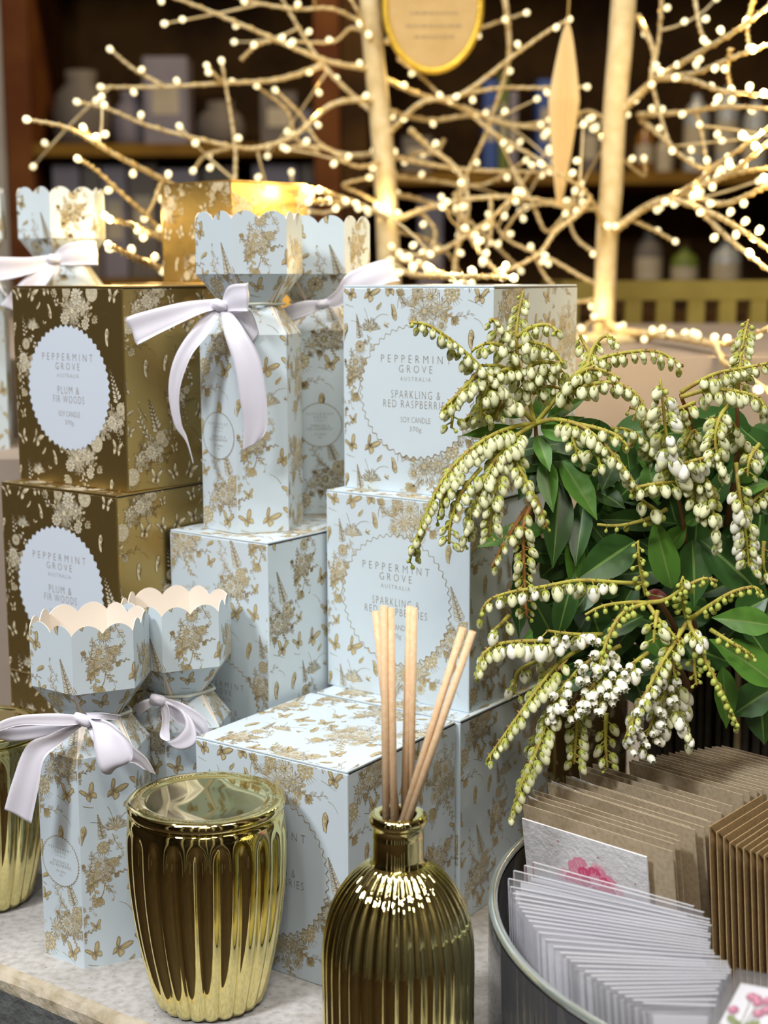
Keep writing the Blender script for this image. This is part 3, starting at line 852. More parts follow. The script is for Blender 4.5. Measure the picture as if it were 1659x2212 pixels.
def make_cracker():
    root = empty('cracker_gift_box')
    inks = [M_cream_ink, M_gold_ink, M_line_ink]
    col, neck, crown, core = MB(), MB(), MB(), MB()
    prn = MB()
    # column
    vs = [hexpt(k, HS, z) for z in (0, H1) for k in range(6)]
    col.add(vs, [tuple(range(5, -1, -1))] + [(k, (k + 1) % 6, 6 + (k + 1) % 6, 6 + k) for k in range(6)])
    for k in range(6):
        o, ex, ey, nn, reg = face_frame(k, HS, 0, HS, H1)
        reg = [(reg[0][0] + .4, .5), (reg[1][0] - .4, .5), (reg[2][0] - .4, reg[2][1]), (reg[3][0] + .4, reg[3][1])]
        lay_print(prn, reg, (15.1 - 30.3 * ((k + 1) % 6), 100), lambda x, y, l: o + ex * (x * MM) + ey * (y * MM) + nn * (l * MM))
    # neck panels, with slits between them at the tied waist
    for (r0, z0, r1, z1, g0, g1) in ((HS, H1, RN, HN, 0.0002, 0.0030), (RN, HN, RC, H3, 0.0030, 0.0002)):
        for k in range(6):
            o, ex, ey, nn, reg = face_frame(k, r0, z0, r1, z1, g0, g1)
            pl = lambda x, y, dz: o + ex * (x * MM) + ey * (y * MM) + nn * (dz * MM)
            P = [pl(x, y, 0) for x, y in reg] + [pl(x, y, -0.4) for x, y in reg]
            neck.add(P, [(0, 1, 2, 3), (7, 6, 5, 4), (0, 4, 5, 1), (1, 5, 6, 2), (2, 6, 7, 3), (3, 7, 4, 0)], [0, 1, 1, 1, 1, 1])
            yo = 100 if z0 < HN else 62
            lay_print(prn, reg, (15.1 - 30.3 * ((k + 1) % 6) + (0 if z0 < HN else 9), yo - z0 / MM), pl)
    # inside lining seen through the slits
    for (r0, z0, r1, z1) in ((HS - .0006, H1 + .0003, RN - .0010, HN), (RN - .0010, HN, RC - .0006, H3)):
        vs = [hexpt(k, r0, z0) for k in range(6)] + [hexpt(k, r1, z1) for k in range(6)]
        core.add(vs, [(k, (k + 1) % 6, 6 + (k + 1) % 6, 6 + k) for k in range(6)])
    # crown with two scallops on each face
    N = 20
    outer, inner = [], []
    for k in range(6):
        a, b = hexpt(k, RC, 0), hexpt(k + 1, RC, 0)
        ai, bi = hexpt(k, RC - .0005, 0), hexpt(k + 1, RC - .0005, 0)
        for i in range(N):
            t = i / N
            zz = H4 + (HP - H4) * abs(math.sin(2 * PI * t)) ** 0.75
            p, q = a.lerp(b, t), ai.lerp(bi, t)
            outer.append((p, zz)); inner.append((q, zz))
    n = len(outer)
    vs = [(p.x, p.y, H3) for p, z in outer] + [(p.x, p.y, z) for p, z in outer] + [(p.x, p.y, z) for p, z in inner] + [(p.x, p.y, H3) for p, z in inner]
    fs, mi = [], []
    for i in range(n):
        j = (i + 1) % n
        fs.append((i, j, n + j, n + i)); mi.append(0)
        fs.append((n + i, n + j, 2 * n + j, 2 * n + i)); mi.append(1)
        fs.append((2 * n + i, 2 * n + j, 3 * n + j, 3 * n + i)); mi.append(1)
    crown.add(vs, fs, mi)
    hh = (HP - H4) / MM
    for k in range(6):
        o, ex, ey, nn, reg = face_frame(k, RC, H3, RC, H4)
        pl = lambda x, y, dz: o + ex * (x * MM) + ey * (y * MM) + nn * (dz * MM)
        w, h = reg[1][0] * 2, reg[2][1]
        offc = (15.1 - 30.3 * ((k + 1) % 6) + 4, 152)
        lay_print(prn, reg, offc, pl)
        for c0 in (-w / 2, 0):
            arc = [(c0 + w / 2 * t, h + hh * max(math.sin(PI * t), 0) ** 0.75) for t in [i / 8 for i in range(9)]]
            lay_print(prn, [arc[0], arc[-1]] + arc[-2:0:-1], offc, pl)
    col.build('column', M_blue, root)
    neck.build('neck_panels', [M_blue, M_inner], root)
    crown.build('scalloped_crown', [M_blue, M_inner], root)['label'] = 'open scalloped crown, cream inside'
    core.build('lining', M_inner, root)
    prn.build('foil_print', inks, root)
    o, ex, ey, nn, reg = face_frame(-1, HS, 0, HS, H1)
    pl = lambda x, y, dz: o + ex * (x * MM) + ey * (y * MM) + nn * ((dz + .12) * MM)
    lb = label_mesh('label', 'small', 13.6, lambda x, y, dz: pl(x, y + 56, dz), 'line', 0.42)
    lb.build('label', [M_blue, M_line_ink, M_label_text], root)
    cd = MB()
    pts = []
    for i in range(37):
        a = 2 * PI * i / 36
        rr = RN * 0.985 / max(math.cos((a - PI / 2 + PI / 6) % (PI / 3) - PI / 6), .8) * 0.99
        pts.append((rr * math.cos(a), rr * math.sin(a), HN + 0.0002 * math.sin(5 * a)))
    cd.tube(pts, 0.0009, 7, 0, False)
    cd.build('tie_cord', M_cord, root, True)
    return root

def ribbon(root, name, secs, n=8, th=0.00035):
    """a strip of satin through cross-sections given by their two ends in the world, as a part of root"""
    A = spline([s[0] for s in secs], n)
    B = spline([s[1] for s in secs], n)
    K = 8
    inv = root.matrix_world.inverted() if root is not None else Matrix()
    mb = MB()
    m = len(A)
    top, bot = [], []
    for i in range(m):
        t = (A[min(i + 1, m - 1)] + B[min(i + 1, m - 1)] - A[max(i - 1, 0)] - B[max(i - 1, 0)])
        w = B[i] - A[i]
        nn = t.cross(w)
        nn = nn.normalized() if nn.length > 1e-12 else Vector((0, -1, 0))
        for k in range(K + 1):
            u = k / K
            p = A[i].lerp(B[i], u) + nn * (math.sin(PI * u) * 0.0005 + math.sin(7.5 * u + .35 * i / n) * min(w.length * .035, .0006))
            top.append(inv @ (p + nn * th / 2)); bot.append(inv @ (p - nn * th / 2))
    q = K + 1
    vs = top + bot
    o = len(top)
    fs, mi = [], []
    for i in range(m - 1):
        for k in range(K):
            e = 1 if k in (0, K - 1) and False else 0
            fs.append((i * q + k, i * q + k + 1, (i + 1) * q + k + 1, (i + 1) * q + k)); mi.append(e)
            fs.append((o + (i + 1) * q + k, o + (i + 1) * q + k + 1, o + i * q + k + 1, o + i * q + k)); mi.append(e)
        for k in (0, K):
            fs.append((i * q + k, (i + 1) * q + k, o + (i + 1) * q + k, o + i * q + k)); mi.append(1)
    for i in (0, m - 1):
        for k in range(K):
            fs.append((i * q + k, i * q + k + 1, o + i * q + k + 1, o + i * q + k)); mi.append(1)
    mb.add(vs, fs, mi)
    return mb.build(name, [M_lav, M_lav_edge], root, True)
def knot(root, px, py, y, rx=0.0055, rz=0.0045, tilt=0.3):
    rx, rz = rx * .72, rz * .92
    inv = root.matrix_world.inverted()
    c = at(px, py, y)
    mb = MB()
    n, m = 14, 9
    vs = []
    for i in range(m + 1):
        f = PI * i / m
        for k in range(n):
            a = 2 * PI * k / n
            r = math.sin(f) ** .6 * (1 + 0.16 * math.sin(5 * a + f * 2.5))
            v = Vector((math.cos(f) * rx * 1.1, math.cos(a) * r * 0.0030, math.sin(a) * r * rz * (1 - .18 * math.sin(f)))) 
            v.rotate(Matrix.Rotation(tilt, 3, 'Y'))
            vs.append(inv @ (c + v))
    mb.add(vs, [(i * n + k, i * n + (k + 1) % n, (i + 1) * n + (k + 1) % n, (i + 1) * n + k) for i in range(m) for k in range(n)])
    return mb.build('ribbon_knot', M_lav, root, True)
def rib(root, name, secs):        # secs: (ax, ay, bx, by, depth[, depth at b])
    return ribbon(root, name, [(at(s[0], s[1], s[4]), at(s[2], s[3], s[5] if len(s) > 5 else s[4])) for s in secs])

cr = make_cracker()
GC = 'scalloped cracker gift boxes'
def place_cracker(o, x, y, z, yaw, label):
    o.location = (x, y, z)
    o.rotation_euler = (0, 0, R(yaw))
    tag(o, label, 'gift box', GC)
    return o
c1 = place_cracker(cr, -0.15448, 0.74672, 0, -5.48, 'pale blue hexagonal cracker box standing on the counter beside the gold lidded jar')
others = [place_cracker(copy_tree(cr), *a) for a in (
    (-0.07792, 0.86268, ZE + .0003, -13.04, 'hexagonal cracker box on the tall box, lavender bow with two long tails'),
    (-0.11525, 0.78892, 0, -5.92, 'hexagonal cracker box tucked behind another one, its looped bow above the gold jar'),
    (-0.0400, 0.9300, ZE + .0003, 31, 'shaded hexagonal cracker box between tall cracker box and the topmost pale candle box'),
    (-0.2290, 1.0600, 0.236, -2, 'out of focus hexagonal cracker box behind the topmost bronze box, bow untied sideways'),
    (-0.2968, 1.0530, 0.236, 8, 'out of focus cracker box cut by the frame edge behind the bronze stack'))]
c2, c6, c3, c4, c5 = others
bpy.context.view_layer.update()
# bow of the front cracker box
y1 = 0.7155
rib(c1, 'ribbon_loop', [(182, 1546, 182, 1562, y1), (120, 1541, 140, 1568, y1 - .008), (40, 1546, 50, 1566, y1 - .016), (-8, 1566, -6, 1580, y1 - .020), (4, 1598, 6, 1572, y1 - .014), (70, 1597, 60, 1566, y1 - .006), (178, 1566, 178, 1556, y1)])
rib(c1, 'ribbon_tail', [(172, 1556, 180, 1566, y1), (110, 1585, 130, 1608, y1 - .004), (58, 1610, 96, 1640, y1 - .008), (26, 1690, 84, 1700, y1 - .010), (10, 1747, 68, 1778, y1 - .010)])
rib(c1, 'ribbon_loop', [(186, 1548, 190, 1562, y1), (200, 1572, 232, 1566, y1 - .010), (205, 1620, 280, 1600, y1 - .016), (218, 1664, 285, 1640, y1 - .018), (240, 1666, 250, 1640, y1 - .012), (200, 1600, 214, 1590, y1 - .005), (184, 1560, 190, 1556, y1)])
rib(c1, 'ribbon_tail', [(192, 1550, 192, 1562, y1), (240, 1562, 220, 1600, y1 - .004), (288, 1612, 262, 1640, y1 - .006), (318, 1640, 292, 1650, y1 - .006), (337, 1675, 310, 1662, y1 - .006)])
rib(c1, 'ribbon_loop', [(186, 1540, 186, 1552, y1), (220, 1540, 214, 1553, y1 - .003), (262, 1546, 256, 1556, y1 + .003)])
knot(c1, 178, 1555, y1 - .002, 0.0065, 0.0038, 0.5)
# bow of the tall cracker box
y2 = 0.832
rib(c2, 'ribbon_loop', [(462, 646, 470, 668, y2), (400, 652, 430, 680, y2 - .010), (330, 668, 355, 715, y2 - .018), (275, 686, 300, 743, y2 - .022), (300, 700, 318, 735, y2 - .014), (380, 680, 390, 690, y2 - .006), (462, 662, 466, 668, y2)])
rib(c2, 'ribbon_tail', [(462, 664, 478, 672, y2), (420, 704, 452, 720, y2 - .008), (378, 770, 412, 772, y2 - .012), (364, 840, 388, 846, y2 - .012), (376, 915, 392, 912, y2 - .010), (402, 955, 404, 944, y2 - .008), (417, 1003, 418, 998, y2 - .006)])
rib(c2, 'ribbon_tail', [(476, 664, 494, 668, y2), (484, 720, 528, 712, y2 - .010), (505, 785, 560, 770, y2 - .014), (518, 860, 575, 850, y2 - .014), (526, 920, 577, 925, y2 - .012), (524, 973, 556, 955, y2 - .010)])
rib(c2, 'ribbon_loop', [(480, 650, 486, 674, y2), (494, 618, 502, 672, y2 - .006), (530, 612, 532, 672, y2 - .012), (536, 612, 536, 672, y2 - .006), (500, 632, 505, 676, y2 + .002), (484, 654, 488, 672, y2)])
rib(c2, 'ribbon_tail', [(492, 672, 500, 664, y2), (520, 700, 540, 670, y2 + .001), (545, 740, 560, 720, y2 + .003)])
knot(c2, 474, 659, y2 - .002, 0.0060, 0.0042, 0.2)
# bow of the cracker box behind
y6 = 0.757
rib(c6, 'ribbon_loop', [(346, 1508, 346, 1522, y6), (364, 1530, 350, 1560, y6 - .006), (366, 1580, 345, 1590, y6 - .010), (372, 1612, 362, 1600, y6 - .012), (400, 1618, 384, 1588, y6 - .012), (424, 1600, 400, 1560, y6 - .010), (410, 1550, 384, 1530, y6 - .006), (352, 1508, 350, 1520, y6)])
rib(c6, 'ribbon_tail', [(350, 1506, 346, 1516, y6), (400, 1522, 380, 1560, y6 - .003), (440, 1550, 425, 1580, y6 - .002), (452, 1580, 436, 1600, y6 - .001)])
rib(c6, 'ribbon_tail', [(338, 1506, 338, 1520, y6), (312, 1512, 318, 1532, y6 - .002), (290, 1524, 300, 1548, y6 + .004)])
knot(c6, 340, 1512, y6 - .002, 0.0055, 0.0038, 0.3)
# bow of the shaded cracker box
y3 = 0.897
rib(c3, 'ribbon_loop', [(686, 648, 690, 664, y3), (655, 650, 664, 680, y3 - .004), (618, 662, 624, 694, y3 - .006), (606, 680, 618, 700, y3 - .002), (650, 668, 660, 684, y3 + .001), (688, 656, 692, 664, y3)])
rib(c3, 'ribbon_loop', [(700, 648, 702, 664, y3), (725, 628, 730, 664, y3 - .006), (750, 592, 775, 640, y3 - .006), (800, 568, 835, 612, y3 + .002), (840, 560, 865, 606, y3 + .012), (800, 590, 812, 612, y3 + .012), (710, 648, 716, 660, y3 + .004)])
knot(c3, 697, 657, y3 - .002, 0.0050, 0.0038, -0.3)
# bows of the two out of focus cracker boxes
y4 = 1.026
rib(c4, 'ribbon_loop', [(118, 548, 120, 572, y4), (145, 526, 150, 572, y4 - .006), (196, 520, 204, 570, y4 - .010), (206, 528, 208, 574, y4 - .004), (150, 545, 156, 574, y4), (120, 552, 122, 572, y4)])
rib(c4, 'ribbon_loop', [(112, 550, 114, 572, y4), (60, 556, 70, 590, y4 - .008), (-10, 556, -4, 606, y4 - .014), (-20, 570, -14, 610, y4 - .008), (40, 575, 50, 596, y4 - .002), (112, 558, 114, 570, y4)])
rib(c4, 'ribbon_tail', [(108, 560, 122, 570, y4), (70, 585, 110, 600, y4 - .006), (30, 625, 80, 640, y4 - .008), (0, 660, 56, 680, y4 - .008)])
knot(c4, 116, 560, y4 - .002, 0.0060, 0.0045, 0)
y5 = 1.003
rib(c5, 'ribbon_tail', [(-60, 548, -56, 570, y5), (-30, 570, -26, 600, y5 - .004), (0, 620, 14, 640, y5 - .006)])
knot(c5, -66, 560, y5 - .002, 0.0060, 0.0045, 0)

# ------------------------------------------------------------------ gold jars
def make_jar():
    root = empty('gold_candle_jar')
    prof = [(0.0005, 0.0012), (0.018, 0.0010), (0.0235, 0.0004), (0.0262, 0.0012), (0.0278, 0.0035)]
    P = [(0.0278, 0.0035), (0.0315, 0.018), (0.0352, 0.036), (0.0380, 0.056), (0.0392, 0.074), (0.0393, 0.086), (0.0388, 0.0945), (0.0384, 0.0975)]
    sp = spline([(r, 0, z) for r, z in P], 6)
    prof += [(v.x, v.z) for v in sp[1:]]
    prof += [(0.0381, 0.0990), (0.0374, 0.1000), (0.0362, 0.1003), (0.0350, 0.1000), (0.0345, 0.098), (0.0343, 0.09)]
    def fl(r, z, a, i):
        if z > 0.0965 or r < 0.024: return r
        k = min((0.0965 - z) / 0.010, 1.0)
        k = k * k * (3 - 2 * k)
        return r - 0.0026 * k * (1 - abs(math.cos(11 * a)) ** 0.75) * (r / 0.039)
    b = MB(); b.lathe(prof, 264, 0, 0, 0, fl)
    b.build('fluted_body', M_chrome, root, True)
    lp = [(0.0330, 0.0985), (0.0330, 0.1005), (0.0372, 0.1006), (0.0384, 0.1011), (0.0389, 0.1022), (0.0390, 0.1036), (0.0386, 0.1050), (0.0378, 0.1057),
          (0.0366, 0.1060), (0.0345, 0.1060), (0.0330, 0.10595), (0.0315, 0.1056), (0.0302, 0.1051), (0.029, 0.1049), (0.015, 0.1048), (0.0004, 0.1048)]
    l = MB(); l.lathe(lp, 96)
    lid_o = l.build('lid', M_chrome_lid, root, True)
    e = MB()
    rr = random.Random(2)
    for k in range(120):
        a = 2 * PI * k / 120
        if k % 30 in (0, 1): continue
        for _ in range(2):
            r0, a0 = 0.0338 + rr.uniform(-.0008, .0008), a + rr.uniform(-.012, .012)
            x, y = r0 * math.cos(a0), r0 * math.sin(a0)
            q = rr.uniform(.00018, .0004)
            e.box(x - q, x + q, y - q, y + q, 0.1059, 0.1063)
    e.build('embossed_lettering', M_emboss, lid_o)
    return root
jar = make_jar()
jar.location = (-0.0878, 0.6850, 0)
tag(jar, 'shiny gold fluted candle jar with flat lid near the counter edge', 'candle jar', 'gold candle jars')
j2 = copy_tree(jar)
j2.location = (-0.2335, 0.8050, 0)
tag(j2, 'gold fluted candle jar cut by the frame edge behind the ribbon tail', 'candle jar', 'gold candle jars')

# ------------------------------------------------------------------ diffuser bottle and reeds
BX, BY = 0.0060, 0.6250
def make_bottle():
    root = empty('reed_diffuser_bottle', (BX, BY, 0), 0, 'shiny gold ribbed diffuser bottle with short neck, reeds standing in it', 'bottle')
    P = [(0.0325, 0.0015), (0.0346, 0.005), (0.0348, 0.030), (0.0348, 0.052), (0.0338, 0.064), (0.0305, 0.0765), (0.0245, 0.0870), (0.0170, 0.0945), (0.0128, 0.0972)]
    sp = spline([(r, 0, z) for r, z in P], 7)
    prof = [(0.0004, 0.001), (0.030, 0.001)] + [(v.x, v.z) for v in sp]
    def fl(r, z, a, i):
        if r > 0.0352 or r < 0.0125 or z < 0.0012: return r
        k = min(max((r - 0.0128) / 0.006, 0), 1)
        return r - 0.0016 * k * (1 - abs(math.cos(17 * a)) ** 0.8) * (r / 0.0348) ** 0.5
    b = MB(); b.lathe(prof, 272, 0, 0, 0, fl)
    b.build('ribbed_body', M_chrome, root, True)
    n = MB()
    n.lathe([(0.0128, 0.0970), (0.0118, 0.0985), (0.0116, 0.1000), (0.0116, 0.1090), (0.0117, 0.1100), (0.01155, 0.1106), (0.0116, 0.1125), (0.0118, 0.1140), (0.0126, 0.1152),
             (0.0132, 0.1166), (0.0133, 0.1178), (0.0129, 0.1192), (0.0120, 0.1200), (0.0088, 0.1201), (0.0080, 0.1197), (0.0076, 0.1180), (0.0076, 0.100)], 64)
    n.build('neck', M_chrome, root, True)
    d = MB()
    d.lathe([(0.0076, 0.104), (0.0002, 0.104)], 32)
    d.build('opening', M_dark, root)
    return root
make_bottle()
def make_reed(top, bot, ytop, ybot, lab, i):
    a, b = at(*top, ytop), at(*bot, ybot)
    b = b + (b - a).normalized() * 0.010
    mb = MB(); mb.tube([b, b.lerp(a, .5), a], 0.00165, 12)
    o = mb.build('diffuser_reed', M_reed)
    tag(o, lab, 'reed', 'reeds in the gold bottle')
    for p_ in o.data.polygons: p_.use_smooth = len(p_.vertices) == 4
for i, (t, b, yt, yb, lab) in enumerate((
        ((811, 1320), (857, 1768), 0.642, 0.631, 'thin reed crossing behind the upright pair, ending lowest of that bundle'),
        ((829, 1309), (834, 1772), 0.624, 0.622, 'tall upright reed on the outside of the bundle, nearest the gold jar'),
        ((844, 1314), (851, 1774), 0.625, 0.621, 'upright reed touching the outermost one on its flower side'),
        ((885, 1310), (873, 1768), 0.630, 0.627, 'middle reed, first of the pair between upright and leaning reeds'),
        ((894, 1314), (886, 1760), 0.627, 0.629, 'middle reed, second of the pair beside the leaning reeds'),
        ((1000, 1356), (869, 1776), 0.622, 0.620, 'leaning reed, the upper of the two slanting towards the flowers'),
        ((1021, 1364), (880, 1776), 0.618, 0.6185, 'leaning reed, the lower and most slanted, tip before the shaded box side'))):
    make_reed(t, b, yt, yb, lab, i)

# ------------------------------------------------------------------ glass bowl and the cards in it
GX, GY, GR, GZ = 0.2285, 0.6400, 0.1800, 0.0670
def make_bowl():
    root = empty('glass_bowl', (GX, GY, 0), 0, 'wide clear glass bowl with thick rim holding sleeved cards and kraft envelopes', 'bowl')
    b = MB()
    b.lathe([(0.001, 0.0006), (GR - .006, 0.0006), (GR - .001, 0.003), (GR, 0.008), (GR, GZ - .002)], 128)
    b.lathe([(GR - .0042, GZ - .002), (GR - .0042, 0.008), (GR - .007, 0.005), (0.001, 0.005)], 128)
    b.build('bowl_wall', M_glass, root, True)
    r_ = MB()
    pr = [(GR - .0021 + .0023 * math.cos(a), GZ - .0005 + .0019 * math.sin(a)) for a in [2 * PI * k / 12 for k in range(13)]]
    r_.lathe(pr[::-1], 128)
    r_.build('rim', M_glass_rim, root, True)
make_bowl()
def card_obj(name, tl, tr, down, h, th, m, parent=None):
    """a thin card: top edge tl-tr, side edges along 'down' for h metres"""
    tl, tr, dn = Vector(tl), Vector(tr), Vector(down).normalized()
    n = (tr - tl).cross(dn).normalized() * th
    q = [tl, tr, tr + dn * h, tl + dn * h]
    o = tl.lerp(tr, .5) + dn * h
    mb = MB()
    mb.add([p_ - o for p_ in q] + [p_ + n - o for p_ in q], [(0, 1, 2, 3), (7, 6, 5, 4), (0, 4, 5, 1), (1, 5, 6, 2), (2, 6, 7, 3), (3, 7, 4, 0)])
    return mb.build(name, m, parent, False, o)
ZK = 0.0985
kr = random.Random(21)
ORD = ('first second third fourth fifth sixth seventh eighth ninth tenth eleventh twelfth thirteenth fourteenth fifteenth sixteenth seventeenth eighteenth nineteenth '
       'twentieth twenty-first twenty-second twenty-third twenty-fourth twenty-fifth twenty-sixth twenty-seventh twenty-eighth twenty-ninth thirtieth').split()
GK = 'kraft envelopes in the bowl'
KL = 'brown kraft envelope in the leaning row behind the peony card'
# leaning row of kraft envelopes, front to back
TLs = [(1128, 1736), (1136, 1722), (1150, 1716), (1150, 1706), (1182, 1690), (1190, 1694), (1208, 1690), (1222, 1676), (1226, 1680), (1250, 1651), (1252, 1663), (1280, 1650), (1358, 1644)]
TRs = [(1438, 1820), (1448, 1808), (1464, 1806), (1480, 1800), (1484, 1794), (1500, 1786), (1508, 1774), (1520, 1776), (1530, 1766), (1554, 1756), (1560, 1748), (1582, 1736), (1640, 1716)]
for i in range(16):
    TLs.append((1366 + i * 13 + kr.uniform(-3, 3), 1641 - i * 2.1 + kr.uniform(-2.5, 1.5)))
    TRs.append((1660 + i * 12, 1708 - i * 3.2))
for i, (l, r_) in enumerate(zip(TLs, TRs)):
    a, b = onz(*l, ZK), onz(*r_, ZK)
    an = R(-44.5 + kr.uniform(-.5, .5) - .25 * i * (i < 13))
    dx = Vector((math.cos(an), math.sin(an), 0))
    b = a + dx * (0.088 if i < 12 else 0.072)
    nb = Vector((-dx.y, dx.x, 0))
    o = card_obj('kraft_envelope', a, b, Vector((0, 0, -1)) + nb * 0.17, 0.0905, 0.0004, M_kraft)
    if 0 < i < 13: lab = 'brown kraft envelope, %s behind the white peony card in the leaning row' % ORD[i]
    if i >= 13: lab = 'kraft envelope, %s in the tight pack under the flowers, counted from the leaning row' % ORD[i - 13]
    if i == 0: lab = 'brown kraft envelope directly behind the white peony card'
    elif i == 9: lab = 'kraft envelope sticking up highest in the leaning row, below the white flowers'
    tag(o, lab, 'envelope', GK)
    if i in (1, 4, 8):
        w = card_obj('white_card', a + nb * 0.0009 + Vector((0, 0, .0010)) + dx * (-.0015 if i == 1 else .002), a + dx * (.02 if i == 1 else .05) + nb * .0009 - Vector((0, 0, .0025)), Vector((0, 0, -1)) + nb * 0.17, 0.088, 0.0004, M_white_card)
        tag(w, 'white card edge peeking out behind the %s kraft envelope of the leaning row' % {1: 'second', 4: 'fifth', 8: 'ninth'}[i], 'card', 'white cards between envelopes')
# row of envelopes seen from their open side
KR = 'ochre kraft envelope in the fanned row seen by its side edge'
e0, dv = onz(1534, 1786, 0.1010), Vector((0.64, 0.76, 0))
for i in range(20):
    a = e0 + Vector((0.0026 * i + kr.uniform(-.0003, .0003), -0.0025 * i, -0.0016 * i if i < 3 else -0.0045 - .0002 * i))
    dq = Vector((dv.x - i * .003, dv.y + i * 0.002, 0)).normalized()
    L = 0.056 if i == 0 else 0.062
    nb = Vector((dq.y, -dq.x, 0))
    o = card_obj('kraft_envelope', a, a + dq * L, Vector((0, 0, -1)) + dq * .02 + nb * 0.06, 0.088 - 0.0016 * min(i, 3), 0.0005, M_kraft2)
    fl = MB()
    inv = -o.location
    p0, p1, p2 = a, a + dq * L, a + dq * (L * .5) + Vector((0, 0, -0.030))
    off = nb * 0.0007
    fl.add([p0 + inv + off, p1 + inv + off, p2 + inv + off * 1.6, p0 + inv + off * 1.6, p1 + inv + off * 1.6], [(0, 1, 2), (3, 2, 4)])
    fl.build('flap', M_kraft2, o)
    tag(o, 'ochre kraft envelope, first and tallest of the fanned row beside the leaning envelopes' if i == 0 else 'ochre kraft envelope, %s of the fanned row counted from the leaning envelopes' % ORD[i], 'envelope', 'fanned kraft envelopes')
# white card with a pink peony in front of the leaning row
def peony_card():
    a, b = onz(1127, 1768, 0.0935), onz(1396, 1852, 0.0935)
    dx = (b - a).normalized()
    nb = Vector((-dx.y, dx.x, 0))
    dn = (Vector((0, 0, -1)) + nb * 0.17).normalized()
    o = card_obj('peony_card', a, b, dn, 0.086, 0.0009, M_felt_card)
    tag(o, 'white seeded paper card printed with a pink peony, before the kraft envelopes', 'card')
    n = dx.cross(dn).normalized()
    if n.y > 0: n = -n
    W = (b - a).length
    mb = MB()
    pr_ = random.Random(5)
    def q(u, v, l=0): return a + dx * (u * MM) + dn * (v * MM) + n * ((0.15 + l * .02) * MM) - o.location
    if True:
        cx, cy = W / MM * 0.55, 30
        lay_ = 0
        def petal_(ang, L, w, r0, m_):
            nonlocal lay_
            lay_ += 1
            c, q_ = math.cos(ang), math.sin(ang)
            P_ = []
            for t, ww in ((0, .25), (.35, .75), (.65, 1.0), (.85, .85), (1.0, .35), (.95, 0), (1.0, -.35), (.85, -.85), (.65, -1.0), (.35, -.75), (0, -.25)):
                a_, b_ = 1.25 * (r0 + t * L), 1.25 * ww * w * pr_.uniform(.85, 1.1)
                P_.append((cx + c * a_ - q_ * b_, cy + .85 * (q_ * a_ + c * b_)))
            mb.add([q(*p_, lay_ * .05) for p_ in P_], [tuple(range(len(P_)))], m_)
            lay_ += 1
            for d_ in (-.4, .15):
                u0, u1 = 1.25 * (r0 + .25 * L), 1.25 * (r0 + .8 * L)
                mb.add([q(cx + c * u - q_ * v_, cy + .85 * (q_ * u + c * v_), lay_ * .05) for u, v_ in ((u0, d_ * w - .12), (u1, d_ * w * 1.2 - .3), (u1, d_ * w * 1.2 + .3), (u0, d_ * w + .12))], [(0, 1, 2, 3)], (m_ + 1) % 3)
        for (r0, L, w, cnt, ms) in ((9, 9, 3.4, 17, (1, 2, 1)), (6.5, 9, 3.2, 15, (0, 1, 2)), (4, 8.5, 3.0, 13, (0, 1, 0)), (1.5, 8, 2.6, 10, (0, 3, 1)), (0, 5.5, 2.0, 7, (3, 0, 2))):
            for k in range(cnt):
                petal_(2 * PI * k / cnt + pr_.uniform(-.18, .18), L * pr_.uniform(.8, 1.15), w, r0 * pr_.uniform(.8, 1.1), ms[k % 3])
    for (u, v) in ((0.62, 8), (0.90, 16), (0.97, 32), (0.3, 6)):
        mb.add([q(u * W / MM + .5 * math.cos(t), v + .35 * math.sin(t), 10) for t in [2 * PI * k / 6 for k in range(6)]], [tuple(range(6))], 3)
    mb.build('peony_print', M_pinks, o)
peony_card()
# sleeved cards fanned round the front of the bowl
def rose_print(o, a, dx, dn, n, u0, v0, k=1.0):
    mb = MB()
    def q(u, v, l): return a + dx * (u * MM) + dn * (v * MM) + n * ((0.5 + l * .03) * MM) - o.location
    def blob(u, v, ru, rv, m_, l, rot=0.0):
        pts = []
        for t in range(10):
            c, s = math.cos(2 * PI * t / 10) * ru, math.sin(2 * PI * t / 10) * rv
            pts.append((u + c * math.cos(rot) - s * math.sin(rot), v + c * math.sin(rot) + s * math.cos(rot)))
        mb.add([q(*p_, l) for p_ in pts], [tuple(range(10))], m_)
    def stem(p0, p1, w, l):
        d = Vector((p1[0] - p0[0], p1[1] - p0[1])).normalized()
        mb.add([q(p0[0] - d.y * w, p0[1] + d.x * w, l), q(p0[0] + d.y * w, p0[1] - d.x * w, l), q(p1[0] + d.y * w, p1[1] - d.x * w, l), q(p1[0] - d.y * w, p1[1] + d.x * w, l)], [(0, 1, 2, 3)], 3)
    for (u, v) in ((0, 0), (4, 2.2), (8, .4), (9, 6), (6, 7), (-5, 8)):
        stem((u0 + u * k, v0 + v * k), (u0 + 2 * k, v0 + 22 * k), .25 * k, 0)
    for i, (u, v) in enumerate(((0, 0), (4, 2.2), (8, .4), (9.5, 5), (6.5, 7.2), (-5, 8), (2.5, .6))):
        blob(u0 + u * k, v0 + v * k, 2.6 * k, 2.1 * k, 0, 1 + i * .2)
        blob(u0 + (u - .6) * k, v0 + (v - .4) * k, 1.2 * k, .9 * k, 1, 3 + i * .2)
    for (u, v, rot) in ((-3, 13, .5), (6, 13, -.5), (-6, 18, .2), (1, 16, 1.2), (8, 17, -.2), (4, 21, .4)):
        blob(u0 + u * k, v0 + v * k, 3.8 * k, 1.7 * k, 2, 1, rot)
    mb.build('rose_print', [M_rose_print, M_pinks[1], M_green_print, M_grey_print], o)
